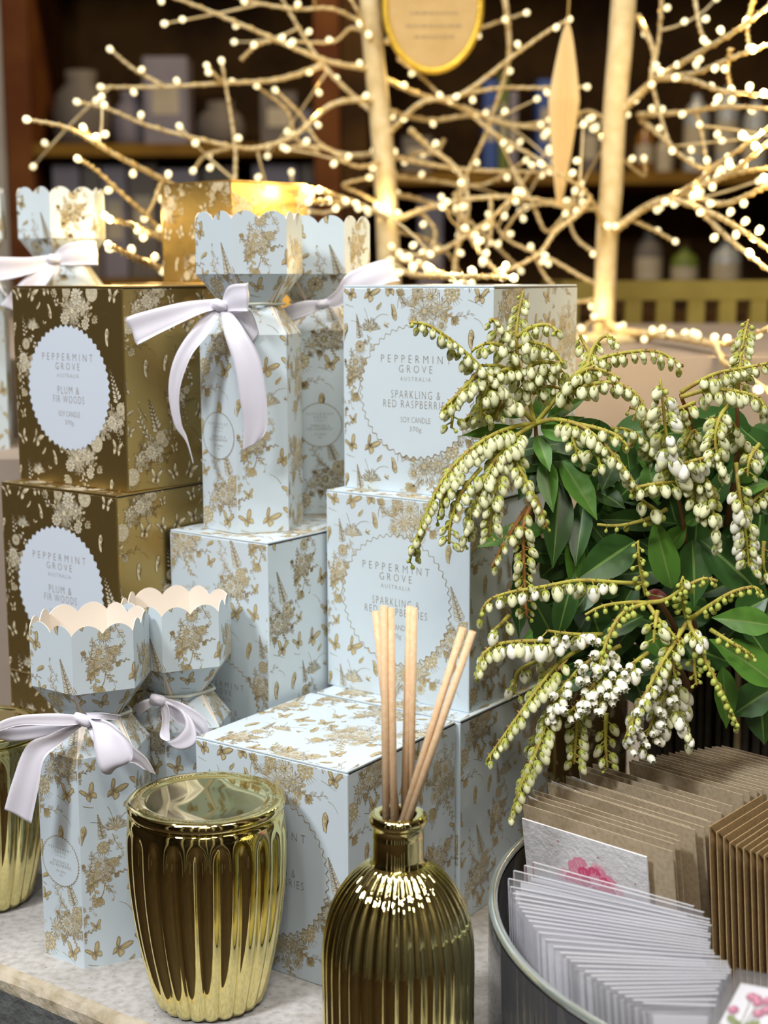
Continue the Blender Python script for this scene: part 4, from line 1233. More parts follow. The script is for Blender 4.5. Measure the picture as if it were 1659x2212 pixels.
LP = [(1150, 1862), (1108, 1880), (1060, 1917), (1062, 1943), (1060, 1964), (1079, 1984), (1100, 2007), (1118, 2040), (1152, 2072), (1184, 2088), (1234, 2108), (1268, 2124), (1297, 2144), (1342, 2156), (1387, 2163)]
RP = [(1500, 1958), (1532, 1986), (1535, 1998), (1532, 2012), (1530, 2024), (1534, 2036), (1538, 2046), (1546, 2058), (1572, 2078), (1578, 2086), (1574, 2098), (1566, 2112), (1556, 2130), (1548, 2146), (1548, 2172)]
lsp = spline([(x, y, 0) for x, y in LP], 2)
rsp = spline([(x, y, 0) for x, y in RP], 2)
SL = 'white card in a clear plastic sleeve, fanned with its neighbours along the bowl wall'
for i in range(len(lsp)):
    zt = 0.0830 - 0.004 * i / len(lsp)
    jx, jy = kr.uniform(-1.5, 1.5), kr.uniform(-.6, .6)
    a, b = onz(lsp[i].x + jx, lsp[i].y + jy, zt), onz(rsp[i].x + kr.uniform(-5, 5), rsp[i].y + kr.uniform(-.6, .6), zt)
    ga = Vector((a.x - GX, a.y - GY)); 
    if ga.length > GR - .0085:
        ga = ga.normalized() * (GR - .0085); a = Vector((GX + ga.x, GY + ga.y, zt))
    if i:                        # every sleeve stands clear of the one behind it
        for q_ in (a, b):
            gap = (prev[0] - q_).dot(prev[1])
            if gap < .0021:
                q_ -= prev[1] * (.0021 - gap)
    dx = (b - a).normalized()
    nb = Vector((-dx.y, dx.x, 0))
    prev = (a.copy(), nb.copy())
    dn = (Vector((0, 0, -1)) - nb * 0.05 + dx * 0.07).normalized()
    hgt = (zt - 0.0065) / -dn.z
    ins = 0.0035
    root = card_obj('sleeved_card', a + dx * ins + dn * 0.005 , b - dx * ins + dn * 0.005, dn, hgt - 0.006, 0.0005, M_white_card)
    n = -nb
    q = [a, b, b + dn * hgt, a + dn * hgt]
    o0 = root.location
    f = MB()
    for sgn in (1, -1):
        off = n * (0.0005 * sgn) - (n * 0.0 if sgn > 0 else n * 0.0005)
        f.add([p_ + off - o0 for p_ in q], [(0, 1, 2, 3)], 0)
    tw = n * 0.0005
    f.add([a + tw - o0, b + tw - o0, b - tw * 2 - o0, a - tw * 2 - o0], [(0, 1, 2, 3)], 1)
    f.add([a + tw - o0, a - tw * 2 - o0, a + dn * hgt - tw * 2 - o0, a + dn * hgt + tw - o0], [(0, 1, 2, 3)], 1)
    f.add([b + tw - o0, b - tw * 2 - o0, b + dn * hgt - tw * 2 - o0, b + dn * hgt + tw - o0], [(0, 1, 2, 3)], 1)
    f.build('clear_sleeve', [M_film, M_film_lip], root)
    lab = 'white card in clear sleeve, %s of the fan counted from the peony card' % ORD[i]
    if i == 0: lab = 'sleeved card at the back of the fan, right before the peony card'
    if i == len(lsp) - 1:
        lab = 'sleeved card with small mauve roses, frontmost of the fanned sleeves'
        rose_print(root, a, dx, dn, n, 22, 13, 1.0)
    tag(root, lab, 'card', 'sleeved cards fanned in the bowl')
def tilted_sleeve():
    tl, tr = at(1592, 2096, 0.515), at(1800, 2135, 0.490)
    bl = at(1505, 2225, 0.500)
    dx = (tr - tl).normalized()
    dn = (bl - tl)
    dn = (dn - dx * dn.dot(dx) * 0.55).normalized()
    n = dx.cross(dn).normalized()
    if n.y > 0: n = -n
    ins = 0.004
    L, hgt = 0.082, 0.075
    root = card_obj('sleeved_card', tl + dx * ins + dn * .005, tl + dx * (L - ins) + dn * .005, dn, hgt - .006, .0007, M_white_card)
    o0 = root.location
    f = MB()
    q = [tl, tl + dx * L, tl + dx * L + dn * hgt, tl + dn * hgt]
    f.add([p_ + n * .0011 - o0 for p_ in q], [(0, 1, 2, 3)], 0)
    f.add([p_ - n * .0011 - o0 for p_ in q], [(0, 1, 2, 3)], 0)
    f.add([tl + n * .0011 - o0, tl + dx * L + n * .0011 - o0, tl + dx * L - n * .0011 - o0, tl - n * .0011 - o0], [(0, 1, 2, 3)], 1)
    f.build('clear_sleeve', [M_film, M_film_lip], root)
    rose_print(root, tl, dx, dn, n, 11, 10, 0.85)
    rose_print(root, tl, dx, dn, n, 34, 16, 0.85)
    tag(root, 'sleeved card with mauve roses tilted in the frame corner before the other sleeves', 'card')
tilted_sleeve()

# ------------------------------------------------------------------ flowering shrub in its stick-clad pot
PX, PY = 0.247, 0.926
plant = empty('flowering_shrub', (PX, PY, 0), 0, 'white flowering andromeda shrub with drooping sprays in a dark stick pot', 'plant')
POFF = Vector((-PX, -PY, 0))
def pot():
    p_ = MB()
    p_.lathe([(0.001, 0.002), (0.066, 0.002), (0.072, 0.16), (0.066, 0.16), (0.064, 0.145), (0.001, 0.145)], 48, 0)
    pot_o = p_.build('pot', M_soil, plant, True)
    rr = random.Random(9)
    n = 84
    for k in range(n):
        a = 2 * PI * k / n + rr.uniform(-.01, .01)
        r0, r1 = 0.0725 + rr.uniform(0, .002), 0.0775 + rr.uniform(0, .003)
        w = rr.uniform(.0020, .0027)
        h = 0.165 + rr.uniform(-.006, .008)
        b = MB()
        b.tube([(r0 * math.cos(a), r0 * math.sin(a), 0.001), ((r0 + r1) / 2 * math.cos(a + .01), (r0 + r1) / 2 * math.sin(a + .01), h / 2), (r1 * math.cos(a), r1 * math.sin(a), h)], [w, w * 1.05, w * .9], 6)
        b.build('stick', M_straw if rr.random() < .14 else M_stick, pot_o, True)
pot()

# florets: urn shaped bells hanging by a green calyx
def bell_mesh(kind, seed=0):
    mb = MB()
    if kind == 'bud':
        mb.lathe([(0.0002, 0.0), (0.0010, -0.0005), (0.0014, -0.0016), (0.0011, -0.0027), (0.0001, -0.0031)], 7, 0)
        return mb.mesh('bud', [M_bud], True)
    L, W = {'bell': (0.0073, 0.0025), 'white': (0.0073, 0.0027), 'green': (0.0062, 0.0021), 'star': (0.0066, 0.0024)}[kind]
    cm, wm = 0, (7 if kind in ('star', 'white') else 1)
    if kind == 'star':
        prof = [(0.0003, 0.0), (W * .62, -L * .10), (W * .93, -L * .28), (W, -L * .48), (W * .82, -L * .70), (W * .52, -L * .88)]
    else:
        prof = [(0.0003, 0.0), (W * .60, -L * .07), (W * .92, -L * .22), (W, -L * .42), (W * .90, -L * .63), (W * .64, -L * .83), (W * .30, -L * .96), (W * .05, -L * .99)]
    n = 10
    mb.lathe(prof[:3], n, cm if kind == 'green' else 2)
    mb.lathe(prof[2:4], n, 2 if kind == 'green' else wm)
    mb.lathe(prof[3:], n, wm)
    # pointed sepals over a darker mark
    for k in range(5):
        a = 2 * PI * k / 5
        def P(da, r, z): return (r * math.cos(a + da), r * math.sin(a + da), z)
        if kind != 'star':
            mb.add([P(-.30, W * .95, -L * .24), P(.30, W * .95, -L * .24), P(.16, W * 1.03, -L * .47), P(0, W * 1.03, -L * .53), P(-.16, W * 1.03, -L * .47)], [(0, 1, 2, 3, 4)], 3)
        mb.add([P(-.55, W * .66, -L * .06), P(.55, W * .66, -L * .06), P(.3, W * 1.0, -L * .24), P(0, W * 1.06, -L * .43), P(-.3, W * 1.0, -L * .24)], [(0, 1, 2, 3, 4)], cm)
    if kind == 'star':
        for k in range(5):
            a = 2 * PI * k / 5
            def P(da, r, z): return (r * math.cos(a + da), r * math.sin(a + da), z)
            mb.add([P(-.63, W * .50, -L * .87), P(0, W * .98, -L * .93), P(.63, W * .50, -L * .87), P(0, W * .34, -L * .93)], [(0, 1, 2), (0, 3, 1), (3, 2, 1)], wm)
        mb.add([(0, 0, -L * .90)] + [(W * .34 * math.cos(2 * PI * k / 8), W * .34 * math.sin(2 * PI * k / 8), -L * .925) for k in range(8)], [(0, k + 1, (k + 1) % 8 + 1) for k in range(8)], 3)
    return mb.mesh('floret', [M_calyx, M_flora, M_flora_g, M_throat, M_stem, M_bract, M_bud, M_petal], True)
BELL = {k: bell_mesh(k) for k in ('bell', 'white', 'green', 'star', 'bud')}
BV = {k: (np.array([v.co[:] for v in m.vertices]), [tuple(p_.vertices) for p_ in m.polygons], [p_.material_index for p_ in m.polygons]) for k, m in BELL.items()}
FL_MATS = [M_calyx, M_flora, M_flora_g, M_throat, M_stem, M_bract, M_bud, M_petal]
fr = random.Random(31)
spray_specs = []
def raceme(pts, kind, dens=1.0, size=1.0, dry=0.0, name='flower_spray'):
    spray_specs.append((pts, kind, dens, size, dry))
D1 = 0.745
A_ = raceme
# sprays of the upper hub
A_([(1157, 915, .752), (1135, 840, .752), (1119, 780, .75), (1116, 720, .75), (1122, 670, .752), (1131, 628, .754)], 'mix', 1.25)
A_([(1116, 728, .75), (1150, 706, .746), (1185, 702, .742), (1203, 716, .738)], 'green', 1.1)
A_([(1118, 750, .75), (1150, 740, .746), (1190, 752, .74), (1216, 786, .736)], 'mix', 1.1)
A_([(1128, 806, .75), (1160, 784, .746), (1200, 785, .742), (1212, 805, .74)], 'mix', 1.0)
A_([(1138, 838, .75), (1165, 808, .746), (1195, 800, .744), (1208, 822, .742)], 'mix', 1.0)
A_([(1112, 740, .75), (1085, 715, .748), (1064, 690, .744), (1058, 696, .742)], 'green', 1.1)
A_([(1112, 770, .75), (1085, 748, .746), (1050, 742, .742), (1018, 758, .738)], 'mix', 1.0)
A_([(1124, 800, .75), (1092, 798, .744), (1062, 815, .74), (1050, 850, .736)], 'mix', 1.2)
A_([(1157, 915, .75), (1100, 858, .738), (1050, 806, .73), (1010, 766, .726), (965, 728, .722), (920, 701, .72), (884, 697, .72)], 'mix', 1.3)
A_([(1052, 808, .73), (1030, 830, .726), (995, 848, .722), (970, 870, .72), (953, 888, .72)], 'green', 1.0)
A_([(1040, 800, .73), (1010, 830, .724), (985, 860, .722), (975, 925, .72)], 'green', 1.0)
A_([(1070, 828, .735), (1052, 840, .728), (1040, 870, .726), (1038, 905, .725)], 'mix', 1.3)
A_([(1095, 850, .74), (1080, 880, .735), (1070, 905, .733)], 'mix', 1.2)
A_([(1157, 915, .75), (1200, 862, .745), (1240, 812, .742), (1290, 778, .742), (1350, 762, .742), (1420, 760, .744), (1476, 792, .746)], 'mix', 1.15)
A_([(1210, 860, .744), (1260, 835, .735), (1320, 826, .73), (1370, 848, .728), (1396, 886, .726)], 'bell', 1.1)
A_([(1220, 845, .744), (1262, 800, .736), (1300, 800, .734), (1340, 818, .732)], 'mix', 1.0)
A_([(1268, 790, .744), (1282, 750, .748), (1306, 726, .75), (1330, 735, .75)], 'green', .9)
A_([(1280, 770, .75), (1262, 742, .756), (1252, 722, .756)], 'green', .9)
A_([(1157, 915, .75), (1110, 922, .735), (1060, 942, .725), (1000, 985, .718), (955, 1040, .714), (925, 1100, .712), (900, 1160, .712), (884, 1215, .714)], 'mix', 1.55)
A_([(1040, 955, .724), (1000, 1000, .716), (965, 1060, .712), (945, 1120, .712)], 'green', 1.3)
A_([(1157, 915, .75), (1110, 945, .73), (1075, 985, .72), (1045, 1040, .715), (1018, 1110, .712), (1000, 1180, .714)], 'bell', 1.6)
A_([(1075, 985, .72), (1072, 1040, .714), (1062, 1100, .712), (1058, 1160, .712)], 'bell', 1.4)
A_([(1100, 950, .733), (1110, 990, .724), (1132, 1030, .72), (1155, 1075, .718), (1176, 1130, .718)], 'mix', 1.4)
A_([(1040, 1010, .716), (1000, 1060, .712), (975, 1120, .71), (970, 1175, .71)], 'green', 1.1)
A_([(1150, 1090, .724), (1132, 1130, .718), (1131, 1200, .716), (1134, 1270, .716), (1138, 1334, .716)], 'mix', 1.35, .85, 1)
A_([(1140, 1095, .724), (1110, 1140, .718), (1085, 1180, .716), (1062, 1226, .716)], 'green', 1.0, .9, 1)
A_([(1160, 1080, .722), (1170, 1110, .72), (1180, 1140, .718)], 'bud', 1.2, 1, 1)
A_([(1157, 915, .75), (1200, 906, .74), (1255, 920, .73), (1300, 955, .724), (1340, 1000, .72), (1372, 1045, .72)], 'bell', 1.3)
A_([(1240, 915, .735), (1290, 925, .728), (1330, 940, .724), (1355, 962, .722)], 'mix', .8)
A_([(1226, 912, .736), (1238, 950, .728), (1248, 990, .726)], 'mix', 1.2)
A_([(1280, 940, .73), (1290, 980, .722), (1300, 1020, .722)], 'mix', .9)
# right hand sprays
A_([(1466, 1070, .735), (1452, 1000, .728), (1438, 930, .726), (1432, 870, .726), (1426, 820, .728)], 'bell', 1.7, 1.25)
A_([(1455, 1010, .73), (1500, 995, .724), (1540, 985, .722)], 'bell', 1.3, 1.15)
A_([(1460, 1042, .732), (1420, 1045, .724), (1380, 1052, .722), (1362, 1062, .722)], 'bell', 1.0, 1.05)
A_([(1470, 1060, .735), (1500, 1045, .73), (1530, 1040, .728), (1545, 1080, .726)], 'mix', 1.4)
A_([(1470, 848, .745), (1510, 824, .742), (1550, 806, .74), (1600, 796, .742), (1664, 784, .744)], 'mix', 1.1)
A_([(1470, 858, .742), (1530, 842, .738), (1590, 845, .736), (1640, 862, .734), (1662, 900, .734)], 'bell', 1.3)
A_([(1592, 850, .75), (1598, 790, .752), (1606, 735, .756), (1617, 690, .76)], 'green', 1.5)
A_([(1500, 870, .74), (1475, 880, .735), (1450, 890, .732)], 'green', 1.0)
A_([(1580, 868, .736), (1556, 900, .73), (1545, 950, .728), (1555, 1000, .727), (1570, 1030, .727)], 'bell', 1.7)
A_([(1590, 1000, .736), (1596, 1060, .73), (1606, 1120, .728), (1614, 1180, .728), (1618, 1225, .728)], 'bell', 1.5, 1.1)
A_([(1520, 1050, .733), (1535, 1090, .728), (1545, 1140, .727), (1552, 1180, .727)], 'bell', 1.4)
A_([(1500, 1040, .733), (1505, 1080, .73), (1520, 1120, .73)], 'bell', 1.3)
A_([(1640, 960, .738), (1620, 990, .73), (1615, 1030, .73)], 'mix', 1.0)
A_([(1650, 1170, .74), (1648, 1210, .735), (1655, 1250, .735)], 'bell', .9)
A_([(1440, 1100, .735), (1400, 1120, .73), (1340, 1135, .728), (1290, 1133, .728)], 'bud', .5)
A_([(1420, 1105, .733), (1400, 1090, .73), (1380, 1075, .73)], 'bell', .8)
A_([(1440, 1010, .75), (1400, 960, .748), (1360, 930, .745), (1320, 925, .742)], 'mix', 1.3)
A_([(1430, 990, .75), (1410, 930, .75), (1385, 890, .75), (1360, 880, .748)], 'green', 1.3)
A_([(1500, 1000, .752), (1490, 930, .75), (1475, 885, .75), (1445, 875, .748)], 'mix', 1.3)
A_([(1640, 1000, .755), (1600, 940, .75), (1570, 905, .748), (1530, 905, .745)], 'mix', 1.4)
A_([(1540, 1010, .75), (1520, 960, .748), (1500, 930, .745), (1480, 960, .742)], 'green', 1.3)
A_([(1660, 1050, .75), (1630, 1080, .745), (1605, 1110, .742)], 'green', 1.2)
A_([(1080, 880, .748), (1030, 890, .74), (1000, 910, .736)], 'mix', 1.2)
A_([(1100, 800, .752), (1075, 790, .748), (1030, 790, .745)], 'green', 1.2)
A_([(1150, 850, .752), (1180, 835, .75), (1215, 840, .748)], 'mix', 1.2)
# lower sprays
A_([(1400, 1262, .728), (1330, 1258, .722), (1250, 1254, .718), (1170, 1268, .714), (1100, 1280, .712), (1055, 1298, .71), (1036, 1332, .71)], 'bell', 1.0, 1.1)
A_([(1396, 1286, .725), (1386, 1240, .722), (1380, 1205, .72), (1378, 1168, .72)], 'bud', 1.2)
A_([(1400, 1302, .722), (1350, 1302, .718), (1300, 1310, .714), (1264, 1328, .712)], 'bud', 1.3)
A_([(1400, 1302, .722), (1345, 1325, .714), (1315, 1375, .71), (1300, 1420, .708), (1292, 1446, .708)], 'bud', 1.5, 1.1)
A_([(1400, 1302, .722), (1440, 1295, .716), (1480, 1268, .712), (1520, 1250, .71), (1550, 1255, .71)], 'bud', 1.5)
A_([(1484, 1335, .72), (1474, 1300, .716), (1472, 1262, .714), (1476, 1245, .714)], 'bud', 1.3)
A_([(1490, 1338, .72), (1530, 1310, .714), (1580, 1280, .71), (1625, 1268, .71), (1646, 1280, .71)], 'bud', 1.6)
A_([(1488, 1340, .718), (1502, 1390, .71), (1530, 1440, .706), (1562, 1500, .704), (1596, 1572, .704)], 'bud', 1.5, 1.15)
A_([(1535, 1360, .718), (1575, 1385, .71), (1605, 1402, .708), (1630, 1420, .708)], 'bud', 1.3)
A_([(1400, 1305, .722), (1420, 1335, .714), (1440, 1355, .71), (1470, 1390, .708)], 'bud', 1.2)
A_([(1484, 1345, .72), (1450, 1400, .706), (1415, 1460, .702), (1380, 1530, .70), (1350, 1595, .70)], 'green', 1.1, .95)
A_([(1488, 1345, .718), (1500, 1370, .71), (1520, 1400, .708)], 'bell', 1.4, 1.1)
A_([(1420, 1320, .716), (1415, 1355, .71), (1412, 1390, .709)], 'bell', 1.1)
A_([(1470, 1360, .716), (1460, 1400, .71), (1455, 1440, .708), (1462, 1470, .708)], 'bud', 1.6)
A_([(1500, 1400, .714), (1500, 1440, .71), (1505, 1480, .709)], 'bud', 1.3)
A_([(1260, 1392, .72), (1200, 1385, .714), (1130, 1385, .71), (1075, 1392, .708), (1045, 1415, .706), (1028, 1470, .706)], 'bell', 1.4, 1.15)
A_([(1300, 1370, .72), (1240, 1370, .714), (1180, 1362, .712)], 'star', 1.0, .95)
A_([(1100, 1330, .718), (1080, 1350, .712), (1064, 1362, .712)], 'bell', .9, 1.1)
A_([(1340, 1395, .718), (1270, 1430, .712), (1220, 1480, .708), (1180, 1545, .706)], 'star', 1.7, .95)
A_([(1330, 1420, .716), (1290, 1470, .71), (1250, 1520, .707), (1220, 1545, .707)], 'star', 1.6, .95)
A_([(1400, 1410, .716), (1360, 1440, .71), (1310, 1490, .707), (1290, 1530, .706)], 'star', 1.6, .95)
A_([(1430, 1430, .716), (1400, 1490, .709), (1370, 1540, .706), (1350, 1600, .706)], 'star', 1.8, .95)
A_([(1450, 1440, .718), (1430, 1510, .711), (1405, 1570, .708), (1380, 1625, .708)], 'star', 1.6, .95)
A_([(1460, 1460, .72), (1460, 1520, .714), (1480, 1570, .712), (1495, 1605, .712)], 'bell', 2.0, 1.15)
A_([(1440, 1470, .72), (1440, 1530, .714), (1420, 1590, .712)], 'bell', 1.4, 1.1)
A_([(1270, 1392, .722), (1210, 1430, .714), (1160, 1490, .708), (1110, 1560, .705), (1050, 1645, .704)], 'green', 1.4, 1.1)
A_([(1230, 1480, .718), (1190, 1540, .71), (1160, 1620, .704), (1125, 1700, .70), (1102, 1765, .70)], 'green', 1.5, 1.1)
A_([(1250, 1520, .72), (1245, 1580, .716), (1240, 1650, .714)], 'green', 1.3, 1.05)
A_([(1215, 1500, .722), (1180, 1560, .716), (1140, 1620, .714)], 'bell', .8, 1.1)
A_([(1310, 1540, .726), (1308, 1600, .722), (1312, 1660, .72)], 'green', .9, 1.0)
A_([(1180, 1420, .726), (1120, 1450, .722), (1110, 1500, .722)], 'bell', .7, 1.1)

N_SINGLE = 300
def build_sprays():
    total = []
    rr = fr
    for si, (pts, kind, dens, size, dry) in enumerate(spray_specs):
        P = spline([at(*q) for q in pts], 6)
        L = sum((P[i + 1] - P[i]).length for i in range(len(P) - 1))
        st = MB()
        m = len(P)
        st.tube(P, [0.0011 * (1 - .55 * i / (m - 1)) + .0002 for i in range(m)], 6, 5 if dry else 4)
        step = 0.0030 / dens
        pos, acc, nxt = [], 0.0, L * 0.22 if len(pts) > 4 else 0.004
        side = 1
        fl = []
        for i in range(m - 1):
            d = (P[i + 1] - P[i]).length
            while nxt <= acc + d and d > 0:
                t = (nxt - acc) / d
                p_ = P[i].lerp(P[i + 1], t)
                tn = (P[i + 1] - P[i]).normalized()
                u = nxt / L
                k = kind
                if kind == 'mix': k = 'bell' if u < .55 else 'green'
                if kind in ('mix', 'bell') and rr.random() < .3: k = 'green'
                if u > .93 and kind != 'star': k = 'bud' if rr.random() < .6 else 'green'
                if k == 'bell' and size >= 1.1 and rr.random() < .65: k = 'white'
                if kind == 'star' and rr.random() < .25: k = 'white'
                sc = 1.12 * size * (1.0 - .45 * max(u - .4, 0)) * rr.uniform(.72, 1.12)
                lat = tn.cross(Vector((0, 0, 1)))
                lat = lat.normalized() if lat.length > .2 else Vector((1, 0, 0))
                side = -side
                dirn = Vector((0, 0, -1)) * rr.uniform(.7, 1.2) + lat * side * rr.uniform(.25, .95) + Vector((0, -1, 0)) * rr.uniform(-.1, .75) + tn * rr.uniform(0, .35)
                if k == 'star': dirn = Vector((rr.uniform(-.6, .6), -1, rr.uniform(-.9, .1)))
                dirn.normalize()
                pl = (0.0020 if k != 'bud' else .0012) * rr.uniform(.7, 1.4) + (0.003 * rr.random() if k == 'star' else 0)
                base = p_ + (dirn * .5 + lat * side * .5 + Vector((0, -.25, 0))).normalized() * (pl + .001)
                st.tube([p_, base], 0.0004, 4, 5 if dry and rr.random() < .6 else 4, False)
                if rr.random() < .8:
                    e = p_ + (Vector((0, -.2, .6)) + lat * -side * .6 + tn * .5).normalized() * rr.uniform(.0014, .0029)
                    w_ = tn * .0008
                    st.add([p_ - w_, p_ + w_, e], [(0, 1, 2)], 5)
                fl.append((k, base, dirn, sc, rr.uniform(0, 6.28)))
                nxt += step * rr.uniform(.7, 1.3)
            acc += d
        total.append((st, fl, kind))
    # size in the picture decides which florets become objects of their own
    allf = [(f[1].y / f[3] + (0.5 if f[0] == 'bud' else 0) + rr.uniform(0, .12), si, fi) for si, (s_, fl, k) in enumerate(total) for fi, f in enumerate(fl)]
    allf.sort()
    single = {(a, b) for _, a, b in allf[:N_SINGLE]}
    for si, (st, fl, kind) in enumerate(total):
        sm = st.mesh('flower_spray', FL_MATS, True)
        so = link('flower_spray', sm, plant, POFF)
        rest = MB()
        for fi, (k, base, dirn, sc, rot) in enumerate(fl):
            q = (-dirn).to_track_quat('Z', 'Y')
            Mx = Matrix.Translation(base) @ q.to_matrix().to_4x4() @ Matrix.Rotation(rot, 4, 'Z') @ Matrix.Diagonal((sc, sc, sc, 1))
            if (si, fi) in single:
                o = link('bud' if k == 'bud' else 'floret', BELL[k], so)
                o.matrix_local = Mx
            else:
                V, F, mi = BV[k]
                A4 = np.array(Mx)
                W_ = V @ A4[:3, :3].T + A4[:3, 3]
                if k == 'bud': mi = [6] * len(F)
                rest.add(W_.tolist(), F, mi)
        if rest.f:
            o = rest.build('florets', FL_MATS, so, True)
            o['kind'] = 'stuff'
build_sprays()

def leaf_mesh(L, W, curl, fold, m, seed):
    rr = random.Random(seed)
    n = 10
    vs, fs, mi = [], [], []
    cols = (-1, -.5, -.07, .07, .5, 1)
    for i in range(n + 1):
        t = i / n
        w = W / 2 * (math.sin(PI * min(t * 1.04, 1) ** 0.85) ** 0.85 if 0 < t < 1 else 0.03)
        z = curl * L * (t - t * t * 1.6)
        for c in cols:
            e = 1 + (rr.uniform(-.05, .05) if abs(c) == 1 else 0)
            vs.append((c * w * e, t * L, z + fold * abs(c) * w - (0.0002 if abs(c) < .1 else 0)))
    q = len(cols)
    for i in range(n):
        for k in range(q - 1):
            fs.append((i * q + k, i * q + k + 1, (i + 1) * q + k + 1, (i + 1) * q + k))
            mi.append(1 if k == 2 else 0)
    return mesh('leaf', vs, fs, [m, M_rib], mi, True)
def put_leaf(p0, p1, w_px, m, up=None, curl=0.10, seed=0, fold=0.25):
    L = (p1 - p0).length
    W = w_px / 3153 * (p0.y + .05) * 1.05
    me = leaf_mesh(L, W, curl, fold, m, seed)
    y = (p1 - p0).normalized()
    z = Vector(up) if up else Vector((0, -.85, .5))
    x = y.cross(z).normalized()
    z = x.cross(y)
    o = link('leaf', me, plant)
    o.matrix_local = Matrix(((x.x, y.x, z.x, p0.x + POFF.x), (x.y, y.y, z.y, p0.y + POFF.y), (x.z, y.z, z.z, p0.z), (0, 0, 0, 1)))
    return o
G, F_ = M_leaf, M_leaf2
for i, (bx, by, by_, tx, ty, ty_, w, m) in enumerate((
        (1120, 930, .752, 1003, 938, .735, 30, F_), (1160, 908, .758, 1196, 828, .765, 40, F_), (1180, 905, .756, 1268, 858, .752, 30, F_), (1168, 918, .752, 1240, 955, .735, 36, F_),
        (1160, 940, .752, 1188, 1018, .736, 34, F_), (1150, 925, .754, 1075, 985, .745, 34, F_), (1130, 890, .757, 1085, 862, .754, 30, F_), (1128, 900, .758, 1040, 880, .756, 26, F_),
        (1176, 985, .75, 1194, 1106, .736, 42, F_), (1212, 995, .752, 1292, 1120, .736, 56, F_), (1208, 1040, .755, 1196, 1226, .738, 62, G), (1262, 1080, .757, 1243, 1222, .741, 50, G),
        (1180, 930, .756, 1262, 900, .75, 28, F_), (1230, 985, .752, 1300, 1010, .742, 40, G), (1160, 1000, .757, 1120, 1080, .748, 40, G), (1290, 1060, .756, 1350, 1095, .744, 42, G),
        (1372, 1168, .75, 1250, 1250, .736, 80, G), (1452, 1272, .742, 1412, 1118, .738, 60, F_), (1440, 1186, .75, 1484, 1134, .744, 42, F_), (1495, 1165, .75, 1502, 1312, .738, 72, G),
        (1512, 1165, .752, 1668, 1300, .742, 96, G), (1672, 1352, .726, 1540, 1332, .722, 60, F_), (1680, 1480, .724, 1538, 1378, .722, 84, F_), (1560, 1440, .74, 1572, 1575, .734, 50, F_),
        (1665, 1490, .744, 1580, 1545, .74, 70, G), (1640, 1490, .75, 1652, 1610, .745, 70, G), (1470, 960, .755, 1405, 1020, .748, 40, G), (1400, 1000, .757, 1420, 1090, .75, 46, F_),
        (1330, 1000, .757, 1300, 1060, .748, 46, G), (1580, 1040, .75, 1665, 980, .745, 46, F_), (1590, 1060, .75, 1665, 1040, .744, 40, F_), (1600, 1080, .752, 1660, 1110, .746, 44, G),
        (1390, 1330, .738, 1290, 1380, .73, 40, G), (1400, 1360, .738, 1440, 1430, .733, 40, F_), (1240, 1240, .745, 1200, 1390, .738, 50, G), (1290, 1250, .75, 1235, 1330, .742, 50, G),
        (1480, 1130, .75, 1520, 1110, .745, 30, F_), (1590, 1330, .74, 1660, 1290, .735, 60, G), (1360, 1020, .757, 1350, 940, .76, 36, G), (1300, 930, .762, 1270, 1000, .758, 44, G),
        (1330, 1400, .79, 1215, 1440, .775, 62, G), (1290, 1380, .785, 1180, 1400, .775, 56, G), (1340, 1420, .785, 1290, 1500, .772, 56, G), (1360, 1440, .785, 1400, 1540, .775, 60, G),
        (1420, 1440, .785, 1380, 1560, .775, 60, G), (1440, 1450, .79, 1440, 1580, .78, 56, G), (1180, 1330, .785, 1165, 1420, .775, 40, G))):
    put_leaf(at(bx, by, by_), at(tx, ty, ty_), w, m, (rnd.uniform(-.35, .35), -.85, rnd.uniform(.2, .7)), rnd.uniform(.02, .16), i)
o = put_leaf(at(1395, 1282, .735), at(1446, 1292, .728), 26, M_leafr, None, .05, 77)
o['label'] = 'young dark red leaf'
# deeper foliage around the woody stems
lr = random.Random(55)
for i in range(190):
    px = lr.uniform(1120, 1700); py = lr.uniform(930, 1560)
    if px < 1240 and (py > 1330 or py < 930): continue
    if py > 1480 and px < 1480: continue
    d = lr.uniform(.765, .86)
    if px < 1260: d = max(d, .0) ; d = lr.uniform(.752, .775)
    p0 = at(px, py, d)
    an = lr.uniform(0, 2 * PI)
    Ln = lr.uniform(.024, .045)
    p1 = p0 + Vector((math.cos(an) * Ln, lr.uniform(-.010, .006), math.sin(an) * Ln * .8 - .010))
    if min(p0.z, p1.z) < .128: continue
    put_leaf(p0, p1, lr.uniform(36, 62), G if lr.random() < .8 else F_, (lr.uniform(-.5, .5), -.8, lr.uniform(.1, .8)), lr.uniform(.02, .2), 100 + i)
for i in range(190):
    px = lr.uniform(1270, 1700); py = lr.uniform(925, 1330)
    p0 = at(px, py, lr.uniform(.77, .83))
    an = lr.uniform(0, 2 * PI)
    Ln = lr.uniform(.028, .048)
    p1 = p0 + Vector((math.cos(an) * Ln, lr.uniform(-.008, .006), math.sin(an) * Ln * .8 - .010))
    put_leaf(p0, p1, lr.uniform(42, 70), G if lr.random() < .9 else F_, (lr.uniform(-.5, .5), -.8, lr.uniform(.0, .6)), lr.uniform(.02, .2), 400 + i)
